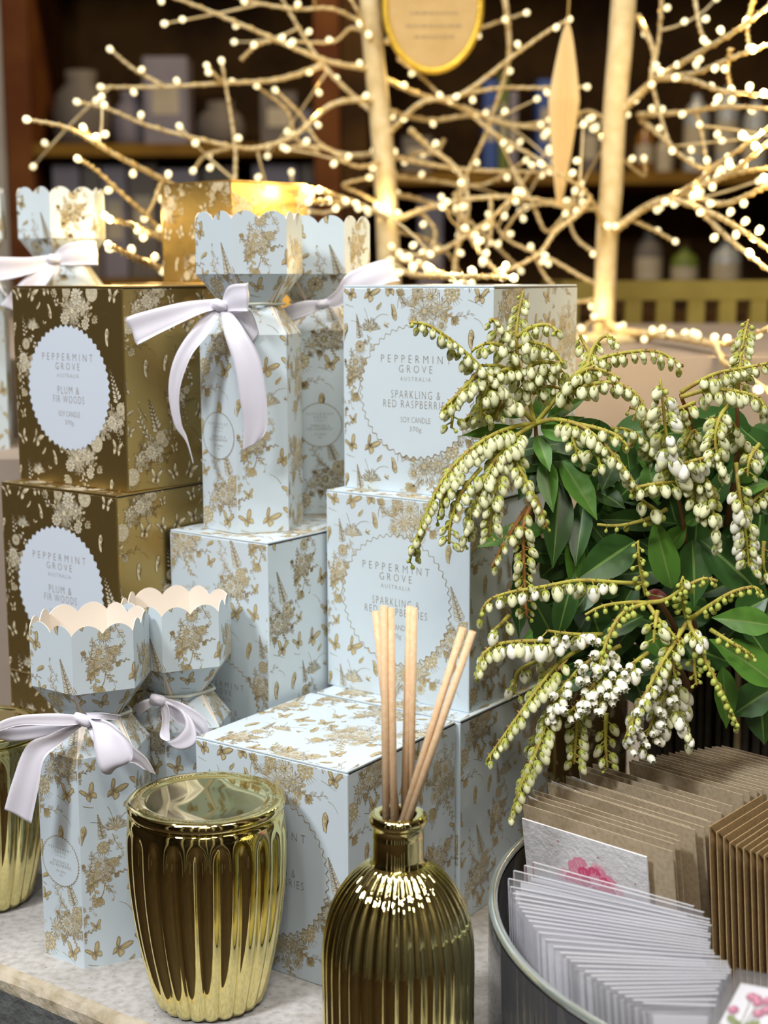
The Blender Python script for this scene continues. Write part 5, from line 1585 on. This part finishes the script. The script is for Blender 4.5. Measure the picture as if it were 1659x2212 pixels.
for (pts) in ([(1157, 915, .752), (1158, 980, .757), (1150, 1080, .768), (1170, 1200, .80), (1330, 1480, .87)], [(1466, 1075, .737), (1480, 1160, .75), (1490, 1260, .79), (1500, 1450, .88)],
              [(1400, 1300, .724), (1430, 1310, .74), (1480, 1400, .80), (1500, 1480, .87)], [(1488, 1340, .72), (1500, 1350, .75), (1510, 1450, .85)], [(1592, 850, .75), (1590, 1000, .755), (1560, 1200, .80), (1530, 1450, .88)],
              [(1470, 852, .745), (1500, 960, .77), (1510, 1200, .83), (1510, 1450, .88)], [(1450, 1440, .72), (1470, 1450, .76), (1490, 1490, .86)]):
    b = MB()
    P = spline([at(*q) for q in pts], 6)
    b.tube(P, [.0009 + .0016 * i / len(P) for i in range(len(P))], 7)
    b.build('woody_stem', M_twig, plant, True, POFF)

# ------------------------------------------------------------------ lit wire trees
LEDM = None
def led_mesh():
    mb = MB()
    mb.lathe([(0.0003, 0.0), (0.0022, -0.0013), (0.0030, -0.0035), (0.0026, -0.0058), (0.0003, -0.0071)], 8)
    return mb.mesh('led_bulb', [M_led], True)
LEDM = led_mesh()
LV = (np.array([v.co[:] for v in LEDM.vertices]), [tuple(p_.vertices) for p_ in LEDM.polygons])
def make_tree(name, label, trunk, trunk_r, branches, yd, seed, n_rand, box):
    rr = random.Random(seed)
    base = at(*trunk[-1])
    base.z = 0.2953
    root = empty(name, base, 0, label, 'light tree')
    off = -base
    thick = seed == 8
    T = [at(*q) for q in trunk[:-1]] + [Vector((base.x, base.y, base.z))]
    Ts = spline(T, 8)
    tb = MB()
    m = len(Ts)
    tb.tube([p_ + off for p_ in Ts], [trunk_r[0] + (trunk_r[1] - trunk_r[0]) * i / (m - 1) for i in range(m)], 14)
    tb.build('trunk', M_bark, root, True)
    bs = MB(); bs.lathe([(0.001, 0.008), (0.035, 0.007), (0.045, 0.003), (0.046, 0.0), (0.001, 0.0)], 32)
    bs.build('foot', M_bark, root, True)
    leds = []
    tips = []
    def put_leds(P, r_):
        L = 0; nxt = rr.uniform(.012, .03)
        for i in range(len(P) - 1):
            d = (P[i + 1] - P[i]).length
            while nxt < L + d and d > 0:
                p_ = P[i].lerp(P[i + 1], (nxt - L) / d)
                dirn = Vector((rr.uniform(-1, 1), rr.uniform(-1, .6), rr.uniform(-1, 1))).normalized()
                q_ = p_ + dirn * (r_ + .002)
                if q_.y > 1.11: q_.z = max(q_.z, .307)
                if dirn.z < 0 and q_.z < .316: dirn = Vector((dirn.x, dirn.y, -dirn.z))
                leds.append((q_, dirn))
                nxt += rr.uniform(.046, .085)
            L += d
        e = P[-1]
        t = (P[-1] - P[-2]).normalized()
        leds.append((e, t))
    def add_branch(P, r0, r1, wrap=True):
        b = MB()
        k = len(P)
        b.tube([p_ + off for p_ in P], [r0 + (r1 - r0) * (i / (k - 1)) ** .6 for i in range(k)], 7, 0)
        if wrap and k > 3:       # a wire wound round the branch
            W_ = []
            for i in range(k - 1):
                for s_ in range(3):
                    p_ = P[i].lerp(P[i + 1], s_ / 3)
                    rad = (r0 + (r1 - r0) * (i / (k - 1)) ** .6) + .0006
                    t = (P[i + 1] - P[i]).normalized()
                    a = t.cross(Vector((.1, .3, .9))).normalized()
                    c = t.cross(a)
                    g = (i * 3 + s_) * 1.25
                    W_.append(p_ + (a * math.cos(g) + c * math.sin(g)) * rad + off)
            b.tube(W_, .0006, 4, 1, False)
        b.build('branch', [M_bark, M_wire], root, True)
        put_leds(P, r1)
        tips.append(P)
    for br in branches:
        P = spline([at(q[0], q[1], yd + q[2]) for q in br], 6)
        for p_ in P:
            if p_.y > 1.12: p_.z = max(p_.z, .3045)
        L = sum((P[i + 1] - P[i]).length for i in range(len(P) - 1))
        near = min((P[0] - q).length for q in Ts) < .03
        r0 = (0.0052 if near and thick else 0.0032) if L > .16 else 0.0021
        add_branch(P, r0, 0.0013)
    nb = len(tips)
    for i in range(n_rand):
        P0 = rr.choice(tips[:nb])
        j = rr.randrange(len(P0) // 4, len(P0) - 1)
        p_ = P0[j]
        t = (P0[j + 1] - P0[j]).normalized()
        dirn = (t * rr.uniform(.3, 1) + Vector((rr.uniform(-1, 1), rr.uniform(-1, 1), rr.uniform(-.8, .9)))).normalized()
        L = rr.uniform(.05, .13)
        bend = Vector((rr.uniform(-1, 1), rr.uniform(-.6, .6), rr.uniform(-1, .8))) * .25
        Q = [p_ + dirn * (L * s_ / 5) + bend * (L * (s_ / 5) ** 2) for s_ in range(6)]
        e = Q[-1]
        if e.z < .34 or e.y < 1.24: continue
        add_branch(Q, .0014, .0009, False)
    rest = MB()
    order = list(range(len(leds)))
    order.sort(key=lambda i: leds[i][0].y)
    for c, i in enumerate(order):
        p_, d = leds[i]
        Mx = Matrix.Translation(p_ + off) @ (-d).to_track_quat('Z', 'Y').to_matrix().to_4x4()
        if c < 300:
            o = link('led_bulb', LEDM, root)
            o.matrix_local = Mx
        else:
            A4 = np.array(Mx)
            rest.add((LV[0] @ A4[:3, :3].T + A4[:3, 3]).tolist(), LV[1])
    if rest.f:
        o = rest.build('led_bulbs', M_led, root, True); o['kind'] = 'stuff'
    # the light the bulbs give, gathered at bulbs spread over the tree and at those nearest the boxes
    pick = order[:24:2] + [order[int(k)] for k in np.linspace(26, len(order) - 1, 8)]
    for c, i in enumerate(pick):
        d = bpy.data.lights.new('bulb_light', 'POINT')
        d.energy = (0.22 if thick else 0.085) if c < 12 else 0.065
        d.color = (1.0, 0.72, 0.32)
        d.shadow_soft_size = 0.004
        lo = bpy.data.objects.new('bulb_light', d)
        C.objects.link(lo)
        lo.parent = root
        lo.location = leds[i][0] + off + Vector((0, 0, .008))
    print(name, 'leds', len(leds), 'branches', len(tips))
    return root
YT = 1.50
def B_(s): return s
Lb = [
    [(803, 150, 0), (700, 130, -.03), (560, 70, -.05), (430, 15, -.06), (320, -25, -.06)],
    [(826, 260, 0), (750, 195, .02), (690, 130, .03), (645, 60, .03), (605, -10, .03)],
    [(818, 215, 0), (720, 225, -.04), (640, 290, -.06), (565, 318, -.08), (500, 316, -.09), (330, 275, -.12), (240, 238, -.13), (175, 222, -.14)],
    [(500, 318, -.09), (445, 335, -.09), (422, 362, -.09)],
    [(700, 140, .03), (600, 172, 0), (480, 180, -.03), (340, 188, -.05), (226, 188, -.06)],
    [(350, 184, -.05), (290, 150, -.05), (244, 112, -.05)],
    [(512, 480, -.12), (508, 390, -.1), (508, 320, -.09), (497, 240, -.08), (480, 140, -.08)],
    [(480, 180, -.03), (462, 160, -.04), (452, 148, -.04)],
    [(520, 130, -.03), (555, 98, -.03), (600, 86, -.03)],
    [(420, 430, -.16), (350, 388, -.26), (240, 330, -.34), (150, 278, -.36), (68, 260, -.36)],
    [(360, 520, -.26), (320, 470, -.30), (270, 425, -.33), (210, 370, -.35), (176, 348, -.36)],
    [(350, 388, -.26), (330, 440, -.29), (316, 465, -.30)],
    [(360, 520, -.26), (300, 492, -.40), (240, 474, -.50)],
    [(370, 590, -.24), (322, 570, -.38), (280, 552, -.45), (236, 530, -.52)],
    [(240, 330, -.34), (200, 300, -.34), (186, 284, -.34)],
    [(690, 330, .04), (640, 300, .03), (620, 240, .02), (560, 190, 0)],
    [(835, 470, 0), (760, 440, .04), (700, 460, .05), (640, 440, .06), (630, 380, .06)],
    [(835, 450, 0), (780, 420, -.02), (740, 400, -.03), (790, 385, -.03)],
    [(830, 330, 0), (750, 335, .05), (690, 310, .05), (650, 250, .05), (600, 200, .05)],
    [(832, 345, 0), (770, 360, -.05), (700, 320, -.06), (620, 318, -.06)],
    [(805, 80, 0), (760, 60, .05), (720, 90, .06), (640, 90, .06)],
    [(812, 110, 0), (770, 20, -.04), (745, -20, -.04)],
    [(800, 60, 0), (720, 20, -.03), (640, 20, -.04), (550, 5, -.04), (490, -15, -.04)],
    [(838, 290, 0), (910, 222, -.05), (995, 205, -.06), (1110, 120, -.08), (1180, 70, -.08), (1222, 46, -.08)],
    [(812, 160, 0), (895, 200, .02), (995, 232, .02), (1070, 290, 0), (1180, 355, -.02), (1202, 386, -.02)],
    [(836, 336, 0), (910, 352, .03), (995, 365, .03), (1090, 370, .02), (1190, 372, .02)],
    [(840, 482, 0), (950, 442, -.04), (1070, 425, -.06), (1190, 435, -.06), (1300, 456, -.06)],
    [(885, 280, -.04), (930, 320, -.03), (990, 370, -.03), (1012, 450, -.04), (985, 550, -.06), (980, 590, -.08)],
    [(1090, -10, .02), (1100, 115, .02), (1075, 215, .02), (1045, 300, .02), (1000, 400, .02), (990, 500, .02), (985, 590, .02)],
    [(1105, 360, .0), (1150, 440, -.01), (1180, 500, -.02), (1215, 470, -.02), (1250, 425, -.02)],
    [(860, 125, .0), (915, 170, -.02), (945, 200, -.03)],
    [(842, 540, 0), (930, 550, -.1), (1050, 480, -.14), (1110, 420, -.15)],
    [(840, 420, 0), (900, 430, .05), (1000, 470, .08), (1080, 540, .08), (1120, 580, .08)],
    [(842, 560, 0), (880, 590, -.3), (960, 597, -.48), (1040, 597, -.53), (1100, 600, -.55)],
    [(842, 556, 0), (880, 565, -.2), (930, 582, -.40), (985, 599, -.50)],
    [(985, 420, .0), (1010, 500, -.1), (1050, 560, -.3), (1085, 598, -.5)],
    [(842, 500, 0), (900, 510, .06), (960, 540, .08), (1000, 600, .1)],
    [(835, 90, 0), (880, 60, .05), (960, 90, .05), (1040, 60, .05), (1130, 30, .05)],
    [(840, 240, 0), (930, 260, .08), (1020, 250, .1), (1120, 270, .1), (1180, 260, .1)],
    [(838, 380, 0), (930, 390, .08), (1040, 400, .1), (1130, 350, .1)],
    [(960, 300, .05), (940, 330, .05), (900, 330, .05), (880, 345, .05)],
    [(1000, 230, 0), (1080, 265, .02), (1140, 275, .02), (1180, 280, .02)],
    [(995, 205, -.06), (1080, 190, -.05), (1160, 190, -.05), (1260, 188, -.05)],
    [(1060, 430, -.06), (1060, 500, -.06), (1045, 560, -.06)],
    [(835, 470, 0), (770, 440, -.20), (705, 436, -.38), (668, 436, -.45)],
    [(770, 440, -.20), (700, 415, -.38), (664, 408, -.44)],
    [(900, 450, -.02), (940, 500, -.02), (920, 560, -.02), (895, 580, -.02)],
]
make_tree('light_tree', 'pale wrapped wire tree glowing with warm bulbs behind the cracker boxes', [(796, -40, YT), (806, 100, YT), (818, 220, YT), (830, 360, YT), (838, 520, YT), (846, 640, YT)],
          (0.0100, 0.0120), Lb, YT, 3, 26, None)
YR = 1.42
Rb = [
    [(1334, 248, 0.000), (1385, 200, -0.020), (1420, 170, -0.051), (1500, 120, -0.176), (1600, 60, -0.330), (1680, -5, -0.420)],
    [(1420, 168, -0.051), (1490, 172, -0.162), (1560, 196, -0.281), (1670, 206, -0.440)],
    [(1420, 166, -0.051), (1500, 158, -0.166), (1580, 125, -0.290), (1670, 92, -0.410)],
    [(1314, 505, 0.000), (1350, 480, -0.020), (1400, 445, -0.040), (1450, 430, -0.109), (1540, 462, -0.262), (1600, 495, -0.360), (1670, 545, -0.460)],
    [(1395, 448, -0.040), (1480, 410, -0.148), (1560, 350, -0.271), (1670, 268, -0.420)],
    [(1450, 430, -0.109), (1530, 395, -0.198), (1600, 372, -0.300), (1670, 362, -0.390)],
    [(1306, 520, 0.000), (1295, 470, -0.030), (1268, 418, -0.050), (1216, 380, -0.060), (1176, 358, -0.060)],
    [(1275, 430, -0.050), (1245, 465, -0.050), (1200, 500, -0.060), (1162, 550, -0.080), (1080, 590, -0.100), (1000, 604, -0.120)],
    [(1385, 258, 0.020), (1440, 305, -0.016), (1470, 335, -0.055), (1520, 362, -0.124), (1570, 340, -0.196)],
    [(1380, 248, 0.020), (1480, 242, -0.058), (1560, 230, -0.171), (1670, 234, -0.320)],
    [(1378, 35, 0.030), (1412, 110, -0.002), (1408, 170, -0.028), (1430, 260, -0.053), (1450, 320, -0.079)],
    [(1430, -10, -0.013), (1424, 80, -0.006), (1414, 140, -0.014)],
    [(1500, -10, -0.106), (1512, 60, -0.123), (1526, 90, -0.142)],
    [(1578, 105, -0.287), (1572, 150, -0.279), (1578, 185, -0.287)],
    [(1630, -10, -0.315), (1615, 50, -0.292), (1618, 95, -0.297)],
    [(1510, 450, -0.210), (1580, 520, -0.320), (1670, 590, -0.450)],
    [(1500, 405, -0.176), (1580, 372, -0.300), (1670, 298, -0.430)],
    [(1362, 474, -0.020), (1410, 495, -0.030), (1456, 520, -0.087)],
    [(1490, 420, -0.162), (1560, 440, -0.261), (1640, 410, -0.380), (1670, 395, -0.410)],
    [(1505, 240, -0.093), (1515, 280, -0.107), (1526, 340, -0.132)],
    [(1306, 692, 0.000), (1380, 735, -0.030), (1470, 733, -0.135), (1560, 745, -0.271), (1680, 700, -0.420)],
    [(1306, 692, 0.000), (1400, 752, -0.060), (1480, 750, -0.178), (1560, 780, -0.311), (1670, 850, -0.480)],
    [(1440, 745, -0.126), (1410, 790, -0.130), (1392, 840, -0.160), (1388, 880, -0.180)],
    [(1306, 690, 0.000), (1270, 700, -0.100), (1262, 730, -0.150)],
    [(1330, 330, 0.000), (1390, 380, 0.030), (1392, 350, 0.030)],
    [(1324, 270, 0.000), (1270, 240, 0.030), (1210, 270, 0.050), (1190, 320, 0.050)],
    [(1318, 440, 0.000), (1250, 455, 0.050), (1180, 440, 0.060), (1120, 460, 0.060), (1080, 520, 0.060)],
    [(1306, 620, 0.000), (1260, 600, 0.020), (1190, 560, 0.040), (1100, 520, 0.050), (1060, 470, 0.050)],
    [(1312, 560, 0.000), (1250, 520, 0.040), (1230, 470, 0.050), (1240, 420, 0.050)],
    [(1308, 640, 0.000), (1240, 650, 0.030), (1180, 600, 0.050), (1150, 540, 0.050)],
]
make_tree('light_tree', 'pale wrapped wire tree with bare forked trunk rising behind the white flowers', [(1350, -40, YR), (1340, 100, YR), (1328, 240, YR), (1321, 400, YR), (1311, 520, YR), (1304, 700, YR)],
          (0.0118, 0.0105), Rb, YR, 8, 22, None)

# ------------------------------------------------------------------ ornaments hanging in the trees
def hanging_tag():
    c = at(935, 10, 1.46)
    root = empty('hanging_tag', c, 0, 'oval cream tag with glittery gold rim hanging among the lights', 'tag')
    w, h = 100 / 3153 * 1.47, 135 / 3153 * 1.47
    n = 48
    b = MB()
    fr_ = [(w * math.cos(2 * PI * k / n), -.002, h * math.sin(2 * PI * k / n)) for k in range(n)]
    bk = [(x, .002, z) for x, y, z in fr_]
    b.add(fr_ + bk, [tuple(range(n)), tuple(range(2 * n - 1, n - 1, -1))] + [(k, k + n, (k + 1) % n + n, (k + 1) % n) for k in range(n)])
    b.build('tag_board', M_tag_face, root)
    r_ = MB()
    r_.tube([(w * .98 * math.cos(2 * PI * k / n), -.001, h * .98 * math.sin(2 * PI * k / n)) for k in range(n + 1)], .0036, 8, 0, False)
    r_.build('gold_rim', M_tag_gold, root, True)
    t = MB()
    for i, (z, ww) in enumerate(((-.008, .022), (-.020, .026), (-.030, .018), (.012, .028), (.022, .02))):
        x = -ww
        while x < ww:
            q = rnd.uniform(.002, .006)
            t.box(x, x + q, -.0024, -.0021, z - .0011, z + .0011)
            x += q + .0016
    t.build('print_lines', M_line_ink, root)
    s_ = MB(); s_.tube([(0, 0, h), (0.002, 0, h + .05), (0.0, .002, h + .09)], .0008, 5)
    s_.build('hanging_thread', M_wire, root)
hanging_tag()
def paper_drop():
    a, b = at(1226, 50, 1.40), at(1208, 445, 1.40)
    root = empty('folded_paper_ornament', a, 0, 'long folded gold tissue drop hanging between the two lit trees', 'ornament')
    ax = (b - a)
    L = ax.length
    n, m = 36, 24
    mb = MB()
    vs = []
    for i in range(m + 1):
        t = i / m
        w = 0.0135 * (min(t / .42, 1) ** .7 if t < .42 else max(1 - (t - .42) / .58, 0.05) ** .75) + .0012
        p_ = ax * t
        for k in range(n):
            g = 2 * PI * k / n
            r_ = w * (1 if k % 2 else .72)
            vs.append((p_.x + r_ * math.cos(g), p_.y + r_ * math.sin(g), p_.z))
    mb.add(vs, [(i * n + k, i * n + (k + 1) % n, (i + 1) * n + (k + 1) % n, (i + 1) * n + k) for i in range(m) for k in range(n)])
    mb.build('pleated_tissue', M_tissue, root)
    s_ = MB(); s_.tube([(0, 0, 0), (.001, 0, .02), (.0, 0, .04)], .001, 5)
    s_.build('hanging_thread', M_wire, root)
    c_ = MB(); c_.lathe([(0.0005, -L), (.0025, -L + .003), (.002, -L + .008), (.0006, -L + .011)], 10, 0, ax.x, ax.y)
    c_.build('end_bead', M_tag_gold, root, True)
paper_drop()

# ------------------------------------------------------------------ slatted crate on the plinth
def crate():
    y0 = 1.92
    zt = at(1450, 606, y0).z
    x0, x1 = at(1215, 640, y0).x, 1.05
    root = empty('slatted_crate', ((x0 + x1) / 2, y0, 0.295), 0, 'olive wooden crate with notched lower rail standing on the taupe plinth', 'crate')
    off = Vector((-(x0 + x1) / 2, -y0, -0.295))
    zr = at(1450, 648, y0).z
    b = MB(); b.box(x0 + off.x, x1 + off.x, 0, .018, zr + off.z, zt + off.z); b.build('top_rail', M_slat, root)
    b = MB(); b.box(x0 + off.x, x1 + off.x, .24, .258, 0, zt + off.z); b.build('back_panel', M_shelf, root)
    x = x0
    while x < x1 - .03:
        b = MB(); b.box(x + off.x, x + .022 + off.x, 0.001, .016, 0, zr + off.z); b.build('slat', M_slat, root)
        x += .041
    b = MB(); b.box(x0 + off.x, x1 + off.x, .018, .24, 0, .012); b.build('base_board', M_shelf, root)
    for xx in (x0, x1 - .014):
        b = MB(); b.box(xx + off.x, xx + .014 + off.x, .018, .24, .012, zt + off.z); b.build('end_panel', M_slat, root)
crate()

# ------------------------------------------------------------------ shelves in the dark behind
YS = 3.25
def sx(px): return at(px, 400, YS).x
def sz(py): return at(800, py, YS).z
def shelf_unit(name, label, x0, x1, boards, post):
    root = empty(name, ((x0 + x1) / 2, YS + .2, -.9), 0, label, 'shelf unit')
    ox, oy, oz = -(x0 + x1) / 2, -(YS + .2), .9
    for xx in (x0, x1 - .055):
        b = MB(); b.box(xx + ox, xx + .055 + ox, YS + oy, YS + .36 + oy, 0, CEIL - .2 + oz); b.build('upright', post, root)
    for z in boards:
        b = MB(); b.box(x0 + .056 + ox, x1 - .056 + ox, YS + .004 + oy, YS + .355 + oy, z - .026 + oz, z + oz); b.build('shelf_board', M_board, root)
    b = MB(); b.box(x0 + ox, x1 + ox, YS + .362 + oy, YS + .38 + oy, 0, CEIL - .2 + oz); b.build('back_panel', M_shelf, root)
ZB1, ZB2, ZB0 = sz(308), sz(600), sz(-170)
xl0, xl1, xl2 = sx(18), sx(735), sx(1660) + .25
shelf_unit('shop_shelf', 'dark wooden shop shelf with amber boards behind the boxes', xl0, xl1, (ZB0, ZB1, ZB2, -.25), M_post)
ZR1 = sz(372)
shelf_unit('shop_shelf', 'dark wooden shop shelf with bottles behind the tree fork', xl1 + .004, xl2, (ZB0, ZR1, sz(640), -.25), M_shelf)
shelf_unit('shop_shelf', 'pale shop shelf bay cut by the frame edge', xl0 - 1.2, xl0 - .004, (ZB0, ZB1, ZB2, -.25), mat('pale_painted_wood', (0.40, 0.36, 0.31), 0.6, noise=(9, (0.33, 0.29, 0.25), 0.35, 0.65)))
M_lavg = mat('lavender_grey_glaze', (0.20, 0.175, 0.20), 0.6, noise=(12, (0.16, 0.14, 0.16), .3, .7))
M_greyg = mat('grey_stoneware', (0.14, 0.115, 0.095), 0.7, noise=(12, (0.10, 0.085, 0.07), .3, .7))
M_bluei = mat('blue_board', (0.03, 0.07, 0.26), 0.6, noise=(12, (0.02, 0.05, 0.18), .3, .7))
M_greeni = mat('green_board', (0.13, 0.17, 0.02), 0.6, noise=(12, (0.09, 0.12, 0.015), .3, .7))
M_creami = mat('cream_board', (0.42, 0.36, 0.25), 0.6, noise=(12, (0.33, 0.28, 0.19), .3, .7))
M_amberi = mat('amber_glass', (0.25, 0.11, 0.02), 0.25, noise=(12, (0.16, 0.07, 0.012), .3, .7))
M_bottle = mat('clear_bottle', (0.36, 0.37, 0.36), 0.2, noise=(12, (0.28, 0.29, 0.28), .3, .7))
def jug(px0, px1, py0, zb, m, lab, d=.13):
    x0, x1 = sx(px0), sx(px1)
    h = sz(py0) - zb
    r_ = (x1 - x0) / 2
    mb = MB()
    mb.lathe([(0.001, .001), (r_ * .75, .001), (r_ * .95, h * .15), (r_, h * .45), (r_ * .85, h * .7), (r_ * .5, h * .85), (r_ * .55, h), (r_ * .45, h), (r_ * .40, h * .85), (.001, h * .3)], 28)
    o = mb.build('stoneware_jug', m, None, True, ((x0 + x1) / 2, YS + d, zb))
    tag(o, lab, 'jug')
def pack(px0, px1, py0, zb, m, lab, d=.06, dep=.1, lid=None, cat='box'):
    x0, x1 = sx(px0), sx(px1)
    h = sz(py0) - zb
    root = empty('boxed_item', ((x0 + x1) / 2, YS + d, zb), 0, lab, cat)
    w = (x1 - x0) / 2
    me = box_body(2 * w, dep, h, 'carton', m, .003)
    link('carton', me, root, (w, 0, .0005))
    b = MB(); b.box(-w * .6, w * .6, -.001, 0.0, h * .35, h * .7); b.build('panel_print', lid or M_creami, root)
def bottle(px0, px1, py0, zb, m, lab, d=.08):
    x0, x1 = sx(px0), sx(px1)
    h = sz(py0) - zb
    r_ = (x1 - x0) / 2
    root = empty('shop_bottle', ((x0 + x1) / 2, YS + d, zb), 0, lab, 'bottle')
    b = MB(); b.lathe([(0.001, .001), (r_ * .95, .001), (r_, .006), (r_, h * .62), (r_ * .8, h * .72), (r_ * .36, h * .80), (r_ * .36, h * .88)], 24); b.build('bottle_body', m, root, True)
    b = MB(); b.lathe([(0.001, h), (r_ * .44, h), (r_ * .44, h * .87), (.001, h * .87)], 20); b.build('cap', M_shelf, root)
    b = MB(); b.lathe([(r_ * 1.01, h * .2), (r_ * 1.01, h * .52)], 24); b.build('bottle_label', M_creami, root, True)
jug(92, 222, 135, ZB1, M_greyg, 'grey stoneware jug on the amber shelf board by the red brown upright')
jug(225, 305, 180, ZB1, M_lavg, 'small lavender jug between two bigger blurred vessels on the shelf')
pack(305, 402, 112, ZB1, M_lavg, 'tall lavender grey box with slanted shadow on the upper shelf board')
jug(410, 520, 205, ZB1, M_greyg, 'squat grey jug behind the upright bare branch on the shelf')
pack(560, 640, 190, ZB1, M_greyg, 'grey box on the shelf behind the densest bulbs of the wire tree')
pack(645, 676, 230, ZB1, M_lavg, 'pale box on the shelf end behind the wrapped trunk')
for i, (a, b, c) in enumerate(((100, 160, 350), (165, 205, 345), (208, 262, 352), (266, 330, 340), (336, 420, 360), (430, 500, 355), (540, 640, 350), (646, 676, 345))):
    pack(a, b, c, ZB2, M_lavg if i % 2 == 0 else M_greyg, 'blurred %s box on the lower shelf board, %s' % (('lavender', 'grey')[i % 2], ('end of the row by the upright', 'second from the upright', 'third from the upright', 'fourth from the upright', 'behind the bare branches', 'behind the small bronze box', 'behind the lit orange box side', 'behind the wrapped trunk')[i]))
pack(1048, 1078, 165, ZR1, M_bluei, 'thin blue book standing among green ones behind the wire trees', cat='book')
pack(1082, 1100, 150, ZR1, M_greeni, 'thin olive green book beside the blue one behind the wire trees', cat='book')
pack(1104, 1122, 190, ZR1, M_lavg, 'thin violet book beside the olive one behind the wire trees', cat='book')
pack(1165, 1205, 165, ZR1, M_bluei, 'blue box behind the hanging gold tissue drop')
pack(870, 935, 290, ZR1, M_greyg, 'dark teal grey box low behind the wire branches')
bottle(1265, 1305, 210, ZR1, M_greyg, 'dim bottle on the shelf beside the bare trunk')
bottle(1385, 1425, 250, ZR1, M_amberi, 'amber bottle on the shelf nearest the trunk fork')
bottle(1430, 1468, 280, ZR1, M_creami, 'cream bottle on the shelf beside the amber one')
bottle(1490, 1545, 170, ZR1, M_bottle, 'tall pale bottle on the shelf, wider than the cream one')
bottle(1560, 1610, 150, ZR1, M_bottle, 'tall pale bottle, second from the frame edge on the shelf')
bottle(1620, 1675, 185, ZR1, M_bottle, 'pale bottle cut by the frame edge on the shelf')
ZR2 = sz(640)
for i, (a, b, c, m, lab) in enumerate(((905, 960, 420, M_lavg, 'violet box low behind the trunk with the hanging wires'), (1390, 1450, 480, M_greyg, 'grey bottle on the lower shelf below the amber one'), (1470, 1530, 520, M_greeni, 'green bottle on the lower shelf behind the branches'), (1560, 1625, 505, M_bottle, 'pale bottle on the lower shelf near the frame edge'))):
    (pack if i == 0 else bottle)(a, b, c, ZR2, m, lab)
